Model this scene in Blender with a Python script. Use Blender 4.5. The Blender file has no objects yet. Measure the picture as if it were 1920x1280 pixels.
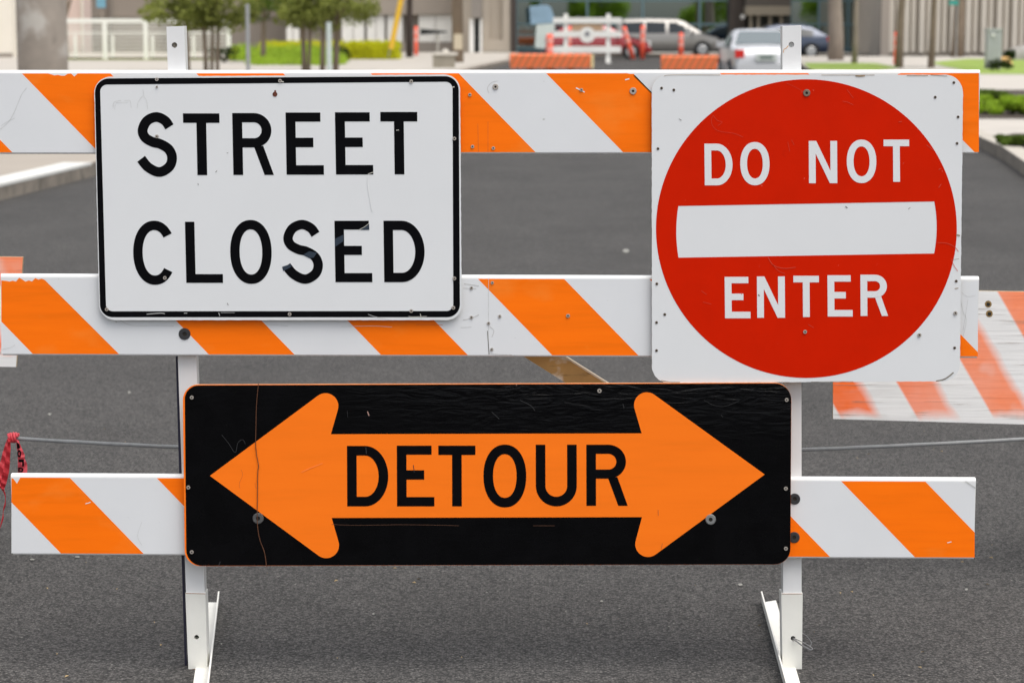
import bpy, math, random
from mathutils import Vector, Matrix
random.seed(7)
SC = bpy.context.scene
COL = SC.collection
R = math.radians
# ---------------------------------------------------------------- camera, sky, sun
FPX = 4400.0                       # focal length in photo pixels (1920 wide)
PITCH = 0.13551
CAMH = 1.637
cam_d = bpy.data.cameras.new('camera')
cam_d.sensor_width = 36.0
cam_d.lens = FPX / 1920 * 36.0
cam_d.clip_end = 3000
cam_d.clip_start = 0.05
cam_d.dof.use_dof = True
cam_d.dof.focus_distance = 5.83
cam_d.dof.aperture_fstop = 6.3
cam = bpy.data.objects.new('camera', cam_d)
COL.objects.link(cam)
cam.location = (0, 0, CAMH)
cam.rotation_euler = (math.pi/2 - PITCH, 0, 0)
SC.camera = cam
SUN_EL, SUN_AZ = 68, 138           # azimuth clockwise from +Y: high, behind and to the right of the camera
w = bpy.data.worlds.new('World'); SC.world = w; w.use_nodes = True
wn = w.node_tree.nodes; wl = w.node_tree.links
sky = wn.new('ShaderNodeTexSky'); sky.sky_type = 'NISHITA'; sky.sun_disc = False
sky.sun_elevation = R(SUN_EL); sky.sun_rotation = R(SUN_AZ)
sky.air_density = 1.0; sky.dust_density = 3.0; sky.ozone_density = 1.0
hs = wn.new('ShaderNodeHueSaturation'); hs.inputs['Saturation'].default_value = 0.3
wl.new(sky.outputs[0], hs.inputs['Color'])
wl.new(hs.outputs[0], wn['Background'].inputs['Color'])
wn['Background'].inputs['Strength'].default_value = 0.15
sd = bpy.data.lights.new('sun', 'SUN'); sd.energy = 1.75; sd.angle = R(55); sd.color = (1, .95, .875)
so = bpy.data.objects.new('sun', sd); COL.objects.link(so)
az, el = R(SUN_AZ), R(SUN_EL)
sdir = Vector((math.sin(az)*math.cos(el), math.cos(az)*math.cos(el), math.sin(el)))
so.rotation_euler = sdir.to_track_quat('Z', 'Y').to_euler()
SC.view_settings.view_transform = 'Standard'
SC.view_settings.look = 'None'
SC.view_settings.exposure = 0.56
SC.view_settings.gamma = 1

# ---------------------------------------------------------------- photo pixel -> world
cp, sp = math.cos(PITCH), math.sin(PITCH)
def ray(px, py):
    a = (px-960)/FPX; b = (640-py)/FPX
    return (a, cp + b*sp, -sp + b*cp)
def at(px, py, Y):
    r = ray(px, py); t = Y/r[1]
    return (r[0]*t, Y, CAMH + r[2]*t)
def ground(px, py, z=0.0):
    r = ray(px, py); t = (z-CAMH)/r[2]
    return (r[0]*t, r[1]*t, z)
def ppm(Y, py=640):                # photo pixels per metre at depth Y
    return 1.0/abs(at(961, py, Y)[0]-at(960, py, Y)[0])

# ---------------------------------------------------------------- materials
def lin(h):
    if isinstance(h, str):
        h = [int(h[i:i+2], 16)/255 for i in (0, 2, 4)]
    return [c/12.92 if c <= .04045 else ((c+.055)/1.055)**2.4 for c in h]
MATS = {}
def mat(name, col, rough=.6, metal=0, noise=0.0, scale=8, stretch=(1, 1, 1), bump=0.0, bscale=40, spec=.5,
        spots=None, coat=0, coords='Object', bstretch=(1, 1, 1)):
    if name in MATS: return MATS[name]
    m = bpy.data.materials.new(name); m.use_nodes = True
    n = m.node_tree.nodes; l = m.node_tree.links
    b = n['Principled BSDF']
    b.inputs['Roughness'].default_value = rough; b.inputs['Metallic'].default_value = metal
    b.inputs['Specular IOR Level'].default_value = spec
    if coat: b.inputs['Coat Weight'].default_value = coat; b.inputs['Coat Roughness'].default_value = .05
    c4 = (*col, 1)
    b.inputs['Base Color'].default_value = c4
    tc = n.new('ShaderNodeTexCoord')
    out = None
    if noise or spots:
        mp = n.new('ShaderNodeMapping'); mp.inputs['Scale'].default_value = stretch
        l.new(tc.outputs[coords], mp.inputs[0])
        nt = n.new('ShaderNodeTexNoise'); nt.inputs['Scale'].default_value = scale; nt.inputs['Detail'].default_value = 6
        nt.inputs['Roughness'].default_value = .6
        l.new(mp.outputs[0], nt.inputs['Vector'])
        mr = n.new('ShaderNodeMapRange')
        mr.inputs[1].default_value = .3; mr.inputs[2].default_value = .7
        mr.inputs[3].default_value = 1-noise; mr.inputs[4].default_value = 1+noise
        l.new(nt.outputs[0], mr.inputs[0])
        mx = n.new('ShaderNodeMix'); mx.data_type = 'RGBA'; mx.blend_type = 'MULTIPLY'
        mx.inputs[0].default_value = 1; mx.inputs[6].default_value = c4
        cr = n.new('ShaderNodeCombineColor')
        for i in range(3): l.new(mr.outputs[0], cr.inputs[i])
        l.new(cr.outputs[0], mx.inputs[7])
        out = mx.outputs[2]
        if spots:                  # list of (colour, noise scale, threshold, softness, stretch)
            for sc_, s2, th, soft, st in spots:
                mp2 = n.new('ShaderNodeMapping'); mp2.inputs['Scale'].default_value = st
                mp2.inputs['Location'].default_value = (random.random()*9, random.random()*9, random.random()*9)
                l.new(tc.outputs[coords], mp2.inputs[0])
                n2 = n.new('ShaderNodeTexNoise'); n2.inputs['Scale'].default_value = s2; n2.inputs['Detail'].default_value = 5
                l.new(mp2.outputs[0], n2.inputs['Vector'])
                r2 = n.new('ShaderNodeMapRange'); r2.inputs[1].default_value = th; r2.inputs[2].default_value = th+soft
                l.new(n2.outputs[0], r2.inputs[0])
                m2 = n.new('ShaderNodeMix'); m2.data_type = 'RGBA'
                l.new(r2.outputs[0], m2.inputs[0]); l.new(out, m2.inputs[6]); m2.inputs[7].default_value = (*sc_, 1)
                out = m2.outputs[2]
        l.new(out, b.inputs['Base Color'])
    if bump:
        mp = n.new('ShaderNodeMapping'); mp.inputs['Scale'].default_value = bstretch
        l.new(tc.outputs[coords], mp.inputs[0])
        nb = n.new('ShaderNodeTexNoise'); nb.inputs['Scale'].default_value = bscale; nb.inputs['Detail'].default_value = 4
        l.new(mp.outputs[0], nb.inputs['Vector'])
        bp = n.new('ShaderNodeBump'); bp.inputs['Strength'].default_value = bump; bp.inputs['Distance'].default_value = .01
        l.new(nb.outputs[0], bp.inputs['Height']); l.new(bp.outputs[0], b.inputs['Normal'])
    MATS[name] = m
    return m

def asphalt_mat():
    m = bpy.data.materials.new('asphalt'); m.use_nodes = True
    n = m.node_tree.nodes; l = m.node_tree.links; b = n['Principled BSDF']
    b.inputs['Roughness'].default_value = .85; b.inputs['Specular IOR Level'].default_value = .35
    tc = n.new('ShaderNodeTexCoord')
    def noise(scale, detail=3, rough=.5, st=(1, 1, 1)):
        mp = n.new('ShaderNodeMapping'); mp.inputs['Scale'].default_value = st
        l.new(tc.outputs['Object'], mp.inputs[0])
        t = n.new('ShaderNodeTexNoise'); t.inputs['Scale'].default_value = scale
        t.inputs['Detail'].default_value = detail; t.inputs['Roughness'].default_value = rough
        l.new(mp.outputs[0], t.inputs['Vector']); return t.outputs[0]
    def ramp(s, a, b_, c, d):
        r = n.new('ShaderNodeMapRange'); r.inputs[1].default_value = a; r.inputs[2].default_value = b_
        r.inputs[3].default_value = c; r.inputs[4].default_value = d; l.new(s, r.inputs[0]); return r.outputs[0]
    def mathn(op, a, b_):
        q = n.new('ShaderNodeMath'); q.operation = op
        for i, v in enumerate((a, b_)):
            if isinstance(v, (int, float)): q.inputs[i].default_value = v
            else: l.new(v, q.inputs[i])
        return q.outputs[0]
    vo = n.new('ShaderNodeTexVoronoi'); vo.inputs['Scale'].default_value = 150; vo.inputs['Randomness'].default_value = 1
    l.new(tc.outputs['Object'], vo.inputs['Vector'])
    sepc = n.new('ShaderNodeSeparateColor'); l.new(vo.outputs['Color'], sepc.inputs[0])
    stone = ramp(sepc.outputs[0], 0, 1, .32, 1.68)
    edge = ramp(vo.outputs['Distance'], .2, .7, 1.15, .5)
    fine = ramp(noise(260, 2), .3, .7, .6, 1.4)
    mid = ramp(noise(14, 4, .6), .3, .7, .93, 1.07)
    big = ramp(noise(1.1, 6, .62, (1, .6, 1)), .3, .7, .84, 1.16)
    streak = ramp(noise(.35, 4, .5, (2.2, .25, 1)), .35, .65, .95, 1.06)
    v = mathn('MULTIPLY', stone, edge); v = mathn('MULTIPLY', v, fine); v = mathn('MULTIPLY', v, mid)
    v = mathn('MULTIPLY', v, big); v = mathn('MULTIPLY', v, streak)
    # a few pale stones and grit
    v2 = n.new('ShaderNodeTexVoronoi'); v2.inputs['Scale'].default_value = 60
    l.new(tc.outputs['Object'], v2.inputs['Vector'])
    s2 = n.new('ShaderNodeSeparateColor'); l.new(v2.outputs['Color'], s2.inputs[0])
    pick = ramp(s2.outputs[1], .965, .975, 0, 1)
    near = ramp(v2.outputs['Distance'], .12, .25, 1, 0)
    grit = mathn('MULTIPLY', pick, near)
    cc = n.new('ShaderNodeMix'); cc.data_type = 'RGBA'; cc.blend_type = 'MULTIPLY'; cc.inputs[0].default_value = 1
    cc.inputs[6].default_value = (.077, .0725, .0685, 1)
    cb = n.new('ShaderNodeCombineColor')
    for i in range(3): l.new(v, cb.inputs[i])
    l.new(cb.outputs[0], cc.inputs[7])
    # pale dusty patches and faint brownish stains
    pm = n.new('ShaderNodeMix'); pm.data_type = 'RGBA'
    l.new(ramp(noise(3.3, 6, .65), .66, .8, 0, .5), pm.inputs[0]); l.new(cc.outputs[2], pm.inputs[6]); pm.inputs[7].default_value = (.11, .107, .1, 1)
    p2 = n.new('ShaderNodeMix'); p2.data_type = 'RGBA'
    l.new(ramp(noise(1.7, 6, .65, (1, 2, 1)), .66, .8, 0, .35), p2.inputs[0]); l.new(pm.outputs[2], p2.inputs[6]); p2.inputs[7].default_value = (.092, .077, .062, 1)
    gm = n.new('ShaderNodeMix'); gm.data_type = 'RGBA'
    l.new(grit, gm.inputs[0]); l.new(p2.outputs[2], gm.inputs[6]); gm.inputs[7].default_value = (.24, .23, .21, 1)
    l.new(gm.outputs[2], b.inputs['Base Color'])
    bp = n.new('ShaderNodeBump'); bp.inputs['Strength'].default_value = .75; bp.inputs['Distance'].default_value = .004
    hh = mathn('ADD', stone, mathn('MULTIPLY', fine, .7))
    l.new(hh, bp.inputs['Height']); l.new(bp.outputs[0], b.inputs['Normal'])
    return m

def sprayed_wood_mat(name, x0, period, slope, width, frac_white=.0):
    """weathered plywood painted white with sprayed orange bands; x0/period in object metres"""
    m = bpy.data.materials.new(name); m.use_nodes = True
    n = m.node_tree.nodes; l = m.node_tree.links; b = n['Principled BSDF']
    b.inputs['Roughness'].default_value = .75; b.inputs['Specular IOR Level'].default_value = .3
    tc = n.new('ShaderNodeTexCoord')
    sep = n.new('ShaderNodeSeparateXYZ'); l.new(tc.outputs['Object'], sep.inputs[0])
    def M(op, *a):
        q = n.new('ShaderNodeMath'); q.operation = op
        for i, v in enumerate(a):
            if isinstance(v, (int, float)): q.inputs[i].default_value = v
            else: l.new(v, q.inputs[i])
        return q.outputs[0]
    def noise(scale, st=(1, 1, 1), detail=4, off=0):
        mp = n.new('ShaderNodeMapping'); mp.inputs['Scale'].default_value = st; mp.inputs['Location'].default_value = (off, off*.7, off*1.3)
        l.new(tc.outputs['Object'], mp.inputs[0])
        t = n.new('ShaderNodeTexNoise'); t.inputs['Scale'].default_value = scale; t.inputs['Detail'].default_value = detail
        l.new(mp.outputs[0], t.inputs['Vector']); return t.outputs[0]
    def ramp(s, a, b_, c=0, d=1):
        r = n.new('ShaderNodeMapRange'); r.inputs[1].default_value = a; r.inputs[2].default_value = b_
        r.inputs[3].default_value = c; r.inputs[4].default_value = d; l.new(s, r.inputs[0]); return r.outputs[0]
    wob = M('MULTIPLY', M('SUBTRACT', noise(9), .5), .18)
    c = M('ADD', M('DIVIDE', M('SUBTRACT', M('ADD', sep.outputs[0], M('MULTIPLY', sep.outputs[2], slope)), x0), period), 100)
    f = M('FRACT', c)
    left = ramp(f, 0.0, .035)
    right = ramp(M('ADD', f, wob), width-.05, width+.10, 1, 0)
    band = M('MULTIPLY', left, right)
    blot = ramp(noise(9, detail=2, off=3), .62, .85, 1, .5)
    band = M('MULTIPLY', M('MULTIPLY', band, blot), ramp(noise(5, off=5), .25, .6, .72, 1))
    edgefade = ramp(M('ADD', sep.outputs[2], M('MULTIPLY', noise(7, off=2), .06)), .022, .052)
    band = M('MULTIPLY', band, edgefade)
    dirt = ramp(noise(5, (1, 1, 2), 6, 8), .45, .75)
    base = n.new('ShaderNodeMix'); base.data_type = 'RGBA'; l.new(M('MULTIPLY', dirt, ramp(sep.outputs[0], .1, .45, .6, .12)), base.inputs[0])
    base.inputs[6].default_value = (.84, .83, .82, 1); base.inputs[7].default_value = (.56, .54, .52, 1)
    orr = n.new('ShaderNodeMix'); orr.data_type = 'RGBA'; l.new(ramp(M('ADD', sep.outputs[0], M('MULTIPLY', noise(5, off=11), .3)), .12, .6), orr.inputs[0])
    orr.inputs[6].default_value = (1, .165, .025, 1); orr.inputs[7].default_value = (1, .29, .14, 1)
    mx = n.new('ShaderNodeMix'); mx.data_type = 'RGBA'; l.new(band, mx.inputs[0]); l.new(base.outputs[2], mx.inputs[6]); l.new(orr.outputs[2], mx.inputs[7])
    grain = noise(12, (.28, 1, 7), 4, 4)
    crack = ramp(grain, .60, .63, 0, .6)
    crack = M('MULTIPLY', crack, ramp(noise(4, off=20), .42, .6))
    gm = n.new('ShaderNodeMix'); gm.data_type = 'RGBA'; l.new(crack, gm.inputs[0]); l.new(mx.outputs[2], gm.inputs[6]); gm.inputs[7].default_value = (.24, .18, .14, 1)
    l.new(gm.outputs[2], b.inputs['Base Color'])
    bp = n.new('ShaderNodeBump'); bp.inputs['Strength'].default_value = .4; bp.inputs['Distance'].default_value = .003
    l.new(grain, bp.inputs['Height']); l.new(bp.outputs[0], b.inputs['Normal'])
    return m

# ---------------------------------------------------------------- mesh helpers
class MB:
    def __init__(s): s.v = []; s.f = []; s.m = []
    def add(s, vs, fs, mi=0):
        o = len(s.v); s.v += [tuple(v) for v in vs]
        for f in fs: s.f.append([i+o for i in f]); s.m.append(mi)
    def box(s, x0, x1, y0, y1, z0, z1, mi=0):
        vs = [(x, y, z) for z in (z0, z1) for y in (y0, y1) for x in (x0, x1)]
        s.add(vs, [(0, 2, 3, 1), (4, 5, 7, 6), (0, 1, 5, 4), (2, 6, 7, 3), (0, 4, 6, 2), (1, 3, 7, 5)], mi)
    def prism(s, front, dY, mi=0, side=None):      # front: list of world points (clockwise or not), extruded +Y
        k = len(front)
        back = [(p[0], p[1]+dY, p[2]) for p in front]
        s.add(list(front), [list(range(k))], mi)
        s.add(back, [list(range(k))[::-1]], mi if side is None else side)
        s.add(list(front)+back, [(i, i+k, (i+1) % k+k, (i+1) % k) for i in range(k)], mi if side is None else side)
    def flat(s, pts, mi=0): s.add(list(pts), [list(range(len(pts)))], mi)
    def tube(s, path, r, seg=8, mi=0, cap=True):
        path = [Vector(p) for p in path]; n = len(path)
        rs = r if isinstance(r, (list, tuple)) else [r]*n
        rings = []; up = None
        for i, p in enumerate(path):
            d = (path[min(i+1, n-1)]-path[max(i-1, 0)]).normalized()
            if up is None: up = d.orthogonal().normalized()
            up = (up - d*up.dot(d)).normalized() if (up - d*up.dot(d)).length > 1e-6 else d.orthogonal().normalized()
            sd_ = d.cross(up)
            rings.append([p+(up*math.cos(t)+sd_*math.sin(t))*rs[i] for t in [2*math.pi*j/seg for j in range(seg)]])
        vs = [v for rg in rings for v in rg]
        fs = [(i*seg+j, i*seg+(j+1) % seg, (i+1)*seg+(j+1) % seg, (i+1)*seg+j) for i in range(n-1) for j in range(seg)]
        if cap: fs += [tuple(range(seg))[::-1], tuple(range((n-1)*seg, n*seg))]
        s.add(vs, fs, mi)
    def cyl(s, c, axis, r, h, seg=16, mi=0, r2=None):
        a = Vector(axis).normalized(); s.tube([c, Vector(c)+a*h], [r, r if r2 is None else r2], seg, mi)
    def build(s, name, mats, parent=None, smooth=False, origin=None):
        me = bpy.data.meshes.new(name)
        o = Vector((0, 0, 0))
        if parent is not None: o = world_loc(parent)
        if origin is not None: oo = Vector(origin)
        else: oo = o
        me.from_pydata([(v[0]-oo.x, v[1]-oo.y, v[2]-oo.z) for v in s.v], [], s.f)
        if not isinstance(mats, (list, tuple)): mats = [mats]
        for m in mats: me.materials.append(m)
        me.polygons.foreach_set('material_index', s.m)
        if smooth: me.polygons.foreach_set('use_smooth', [True]*len(me.polygons))
        me.update()
        ob = bpy.data.objects.new(name, me); COL.objects.link(ob)
        ob['wloc'] = list(oo)
        if parent is not None: ob.parent = parent
        ob.location = oo - o
        return ob
def world_loc(o): return Vector(o['wloc']) if 'wloc' in o else Vector(o.location)
def tag(o, label=None, cat=None, group=None, kind=None):
    if label: o['label'] = label
    if cat: o['category'] = cat
    if group: o['group'] = group
    if kind: o['kind'] = kind
    return o
def empty(name, loc, label, cat, group=None, kind=None):
    o = bpy.data.objects.new(name, None); COL.objects.link(o); o.location = loc; o['wloc'] = list(loc)
    o.empty_display_size = .1
    return tag(o, label, cat, group, kind)
def dup(root, loc, label, rz=0, scale=1):
    r = root.copy(); COL.objects.link(r); r.location = loc; r.rotation_euler = (0, 0, rz); r.scale = (scale,)*3
    r['wloc'] = list(loc); r['label'] = label
    for ch in list(root.children):
        c = ch.copy(); COL.objects.link(c); c.parent = r
        for g in list(ch.children):
            d = g.copy(); COL.objects.link(d); d.parent = c
    return r
def smooth_path(pts, n=8):
    out = []
    P = [pts[0]]+list(pts)+[pts[-1]]
    for i in range(1, len(P)-2):
        p0, p1, p2, p3 = P[i-1], P[i], P[i+1], P[i+2]
        for k in range(n):
            t = k/n
            out.append(tuple(.5*((2*b)+(-a+c)*t+(2*a-5*b+4*c-d)*t*t+(-a+3*b-3*c+d)*t**3) for a, b, c, d in zip(p0, p1, p2, p3)))
    out.append(tuple(pts[-1])); return out
def stroke2d(path, wd, w2=None):
    """two offset rails of a 2-D polyline"""
    L, Rr = [], []
    n = len(path)
    for i, p in enumerate(path):
        a = path[max(i-1, 0)]; b = path[min(i+1, n-1)]
        dx, dy = b[0]-a[0], b[1]-a[1]; q = math.hypot(dx, dy) or 1
        h = (wd if w2 is None else wd+(w2-wd)*i/(n-1))/2
        L.append((p[0]-dy/q*h, p[1]+dx/q*h)); Rr.append((p[0]+dy/q*h, p[1]-dx/q*h))
    return [[L[i], L[i+1], Rr[i+1], Rr[i]] for i in range(n-1)]
def fillet(poly, rad, seg=8):
    out = []; n = len(poly)
    for i, p in enumerate(poly):
        r = rad[i] if isinstance(rad, (list, tuple)) else rad
        if r <= 0: out.append(p); continue
        a = Vector(poly[i-1])-Vector(p); b = Vector(poly[(i+1) % n])-Vector(p)
        a.normalize(); b.normalize()
        ang = math.acos(max(-1, min(1, a.dot(b))))
        d = r/math.tan(ang/2); c = Vector(p)+(a+b).normalized()*(r/math.sin(ang/2))
        s = Vector(p)+a*d-c; e = Vector(p)+b*d-c
        t0 = math.atan2(s.y, s.x); t1 = math.atan2(e.y, e.x)
        dt = (t1-t0+math.pi) % (2*math.pi)-math.pi
        out += [(c.x+r*math.cos(t0+dt*k/seg), c.y+r*math.sin(t0+dt*k/seg)) for k in range(seg+1)]
    return out
def ell(cx, cy, rx, ry, t0, t1, n=24, ex=1.0):
    out = []
    for k in range(n+1):
        t = R(t0+(t1-t0)*k/n); c, s_ = math.cos(t), math.sin(t)
        out.append((cx+rx*math.copysign(abs(c)**ex, c), cy+ry*math.copysign(abs(s_)**ex, s_)))
    return out
def ring(a, b): return [[a[i], a[i+1], b[i+1], b[i]] for i in range(len(a)-1)]

def glyph(ch, W, H, s):
    """polygons of a highway-style capital in a W x H box, y down, stroke s"""
    def rect(x0, y0, x1, y1): return [(x0, y0), (x1, y0), (x1, y1), (x0, y1)]
    if ch == 'T': return [rect(0, 0, W, s*.97), rect((W-s)/2, s*.97, (W+s)/2, H)]
    if ch == 'L': return [rect(0, 0, s, H), rect(s, H-s*.93, W, H)]
    if ch == 'E': return [rect(0, 0, s, H), rect(s, 0, W*.93, s*.94), rect(s, .48*H-s/2+.5, W*.73, .48*H+s/2), rect(s, H-s*.97, W, H)]
    if ch == 'D':
        cx = W*.44
        o = ell(cx, H/2, W-cx, H/2, -90, 90); i = ell(cx, H/2, W-cx-s, H/2-s, -90, 90)
        return [rect(0, 0, s, H), rect(s, 0, cx, s), rect(s, H-s, cx, H)]+ring(o, i)
    if ch == 'O':
        o = ell(W/2, H/2, W/2, H/2, 0, 360, 56, .93); i = ell(W/2, H/2, W/2-s, H/2-s, 0, 360, 56, .93)
        return ring(o, i)
    if ch == 'C':
        o = ell(.53*W, H/2, .53*W, H/2, 36, 324, 48, .95); i = ell(.53*W, H/2, .53*W-s, H/2-s, 41, 319, 48, .95)
        return ring(o, i)
    if ch == 'U':
        cy = H-W*.5
        o = ell(W/2, cy, W/2, H-cy, 0, 180, 30); i = ell(W/2, cy, W/2-s, H-cy-s, 0, 180, 30)
        return [rect(0, 0, s, cy), rect(W-s, 0, W, cy)]+ring(o, i)
    if ch == 'N':
        return [rect(0, 0, s, H), rect(W-s, 0, W, H), [(s, 0), (s+.1*s, 0), (W-s, H-s*1.85), (W-s, H), (W-s*1.1, H), (s, s*1.85)]]
    if ch == 'R':
        cx = W*.53; ry = .278*H
        o = ell(cx, ry, W*.96-cx, ry, -90, 90); i = ell(cx, ry, W*.96-cx-s, ry-s*.95, -90, 90)
        return [rect(0, 0, s, H), rect(s, 0, cx, s*.95), rect(s, 2*ry-s*.95, cx, 2*ry)]+ring(o, i) + \
            [[(W*.53, 2*ry-.001*H), (W*.75, 2*ry-.028*H), (W, H), (W*.772, H)]]
    if ch == 'S':
        P = [(846, 632), (800, 568), (712, 533), (618, 572), (572, 664), (598, 738), (676, 784), (752, 803), (836, 856), (869, 940), (838, 1030), (738, 1083), (626, 1036), (553, 951)]
        P = [((x-510)/402*W, (y-487)/643*H) for x, y in P]
        return stroke2d(smooth_path(P, 8), s)
    return []

# text: list of (char, x0, x1, y0, y1, lean)
def lettering(name, items, s, Y, material, parent, label=None):
    for ch, x0, x1, y0, y1, lean in items:
        mb = MB()
        W = x1-x0-lean; H = y1-y0
        for pol in glyph(ch, W, H, s):
            mb.flat([at(x0+x+lean*y/H, y0+y, Y) for x, y in pol])
        mb.build('letter', material, parent)

def disc_px(px, py, r, Y, n=18): return [at(px+r*math.cos(2*math.pi*k/n), py+r*math.sin(2*math.pi*k/n), Y) for k in range(n)]

# ---------------------------------------------------------------- shared materials
white_plastic = mat('white_plastic', (.74, .74, .735), .45, noise=.02, scale=12)
sheet_white = mat('sheet_white', (.725, .735, .75), .38, noise=.018, scale=6, spots=[((.5, .5, .49), 60, .74, .05, (1, 1, 1))])
sheet_orange = mat('sheet_orange', (1.0, .18, .004), .35, spec=.12, noise=.075, scale=14, stretch=(.25, 1, 3), spots=[((.95, .25, .03), 7, .55, .3, (1, 1, 1.6))])
sign_white = mat('sign_white', (.735, .745, .755), .33, noise=.015, scale=5, spots=[((.42, .41, .38), 46, .775, .02, (1, 1, 1))])
sign_red = mat('sign_red', (.60, .013, .0), .32, spec=.08, noise=.05, scale=9, spots=[((.75, .16, .11), 85, .755, .03, (1, 1, .8)), ((.42, .01, .002), 11, .72, .12, (1, 1, 1))])
ink_black = mat('ink_black', (.0035, .0035, .0045), .3, noise=.2, scale=20, spec=.06)
post_white = mat('post_white', (.74, .74, .74), .5, noise=.02, scale=20)
post_dirty = mat('post_dirty', (.74, .73, .68), .55, noise=.05, scale=9, spots=[((.5, .40, .25), 11, .68, .12, (1, 1, 1.2))])
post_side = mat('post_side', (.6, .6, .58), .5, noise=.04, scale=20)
rust = mat('rust', (.33, .12, .04), .8, noise=.3, scale=60)
dark_hole = mat('dark_hole', (.02, .016, .012), .9)
dark_navy = mat('dark_navy', (.012, .01, .03), .6)
steel = mat('steel', (.42, .43, .43), .4, metal=.85, noise=.1, scale=60)
screw_steel = mat('screw_steel', (.5, .45, .4), .45, metal=.6, noise=.15, scale=200)
screw_dark = mat('screw_dark', (.22, .17, .13), .6, metal=.4, noise=.2, scale=200)
black_bolt = mat('black_bolt', (.03, .03, .033), .45, noise=.2, scale=90)
scuff_grey = mat('scuff_grey', (.56, .56, .55), .7, noise=.15, scale=80)
scuff_light = mat('scuff_light', (.78, .5, .42), .6, noise=.15, scale=80)
chip_brown = mat('chip_brown', (.33, .25, .17), .85, noise=.3, scale=90)

YF = 5.80                          # front plane of the rails
# ---------------------------------------------------------------- ground
gm = MB(); gm.flat([(-900, -400, 0), (900, -400, 0), (900, 1500, 0), (-900, 1500, 0)])
g = gm.build('ground', asphalt_mat()); tag(g, kind='structure')
concrete = mat('concrete', (.45, .415, .37), .85, noise=.07, scale=.8, spots=[((.43, .40, .36), 2.2, .6, .2, (1, 1, 1))])
concrete_tan = mat('concrete_tan', (.33, .29, .245), .85, noise=.06, scale=.8)
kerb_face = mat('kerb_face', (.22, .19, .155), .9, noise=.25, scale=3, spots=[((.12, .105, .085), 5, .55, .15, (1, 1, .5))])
kerb_white = mat('kerb_white', (.64, .635, .60), .6, noise=.05, scale=4)
def slab(name, pts, h, mtop, mside=None):
    mb = MB(); k = len(pts)
    mb.flat([(p[0], p[1], h) for p in pts], 0)
    mb.add([(p[0], p[1], h) for p in pts]+[(p[0], p[1], -.01) for p in pts], [(i, (i+1) % k, (i+1) % k+k, i+k) for i in range(k)], 1)
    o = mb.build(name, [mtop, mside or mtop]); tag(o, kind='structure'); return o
HL = .15
L0 = ground(0, 376); L1 = ground(172, 332); 
def ext(a, b, t): return (a[0]+(b[0]-a[0])*t, a[1]+(b[1]-a[1])*t, 0)
L2 = ground(905, 131); L3 = ground(965, 118)
LN = ext(L1, L0, 3.2)
left_pts = [LN, L0, L1, L2, L3, (L3[0]+.2, 113.5, 0), (-160, 113.5, 0), (-160, LN[1], 0)]
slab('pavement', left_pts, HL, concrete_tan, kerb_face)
fp = MB(); fa = ext(L1, L2, .62)
fp.flat([(fa[0]-.35, fa[1], HL+.004), (L2[0]-.35, L2[1], HL+.004), (L3[0]-.35, L3[1], HL+.004), (L3[0]-.2, 113.3, HL+.004), (-150, 113.3, HL+.004), (-150, fa[1], HL+.004)])
tag(fp.build('pavement', mat('concrete_pale', (.42, .385, .34), .85, noise=.05, scale=.8)), kind='structure')
# painted kerb edge: white paint on the kerb's top
kb = MB()
def off_line(pts, d):
    out = []
    for i, p in enumerate(pts):
        a = Vector(pts[max(i-1, 0)]).xy; b = Vector(pts[min(i+1, len(pts)-1)]).xy
        t = (b-a).normalized(); out.append((p[0]-t.y*d, p[1]+t.x*d))
    return out
kl = [LN, L0, L1]
io = off_line(kl, .30); oo_ = off_line(kl, .002)
zt = HL+.004
for i in range(len(kl)-1):
    a0, a1, b0, b1 = oo_[i], oo_[i+1], io[i], io[i+1]
    kb.flat([(*a0, zt), (*a1, zt), (*b1, zt), (*b0, zt)], 0)
    c0, c1 = off_line(kl, -.004)[i], off_line(kl, -.004)[i+1]
    kb.flat([(*c0, zt), (*c1, zt), (*c1, HL-.025), (*c0, HL-.025)], 0)
    kb.flat([(*c0, zt), (*c1, zt), (*a1, zt+.0002), (*a0, zt+.0002)], 0)
tag(kb.build('kerb', kerb_white), kind='structure')
# right-hand pavement
HR = .15
r_px = [(2700, 720), (1920, 330), (1880, 300), (1835, 278), (1760, 240), (1650, 192), (1560, 158), (1512, 136), (1497, 124)]
rp = [ground(*p) for p in r_px]
right_pts = rp+[(rp[-1][0]+.3, 101.5, 0), (160, 101.5, 0), (160, rp[0][1], 0)]
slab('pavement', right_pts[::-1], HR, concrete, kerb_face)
kr = MB(); ir = off_line(rp, -.22); orr_ = off_line(rp, -.002)
kc = mat('kerb_concrete', (.42, .385, .33), .85, noise=.15, scale=3)
for i in range(len(rp)-1):
    kr.flat([(*orr_[i], HR+.004), (*orr_[i+1], HR+.004), (*ir[i+1], HR+.004), (*ir[i], HR+.004)])
tag(kr.build('kerb', kc), kind='structure')
# cross-street pavement in front of the glass building and the ribbed wall
slab('pavement', [(L3[0]+2.2, 111.5, 0), (160, 111.5, 0), (160, 116.2, 0), (L3[0]+2.2, 116.2, 0)], .12, concrete, kerb_face)

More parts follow.
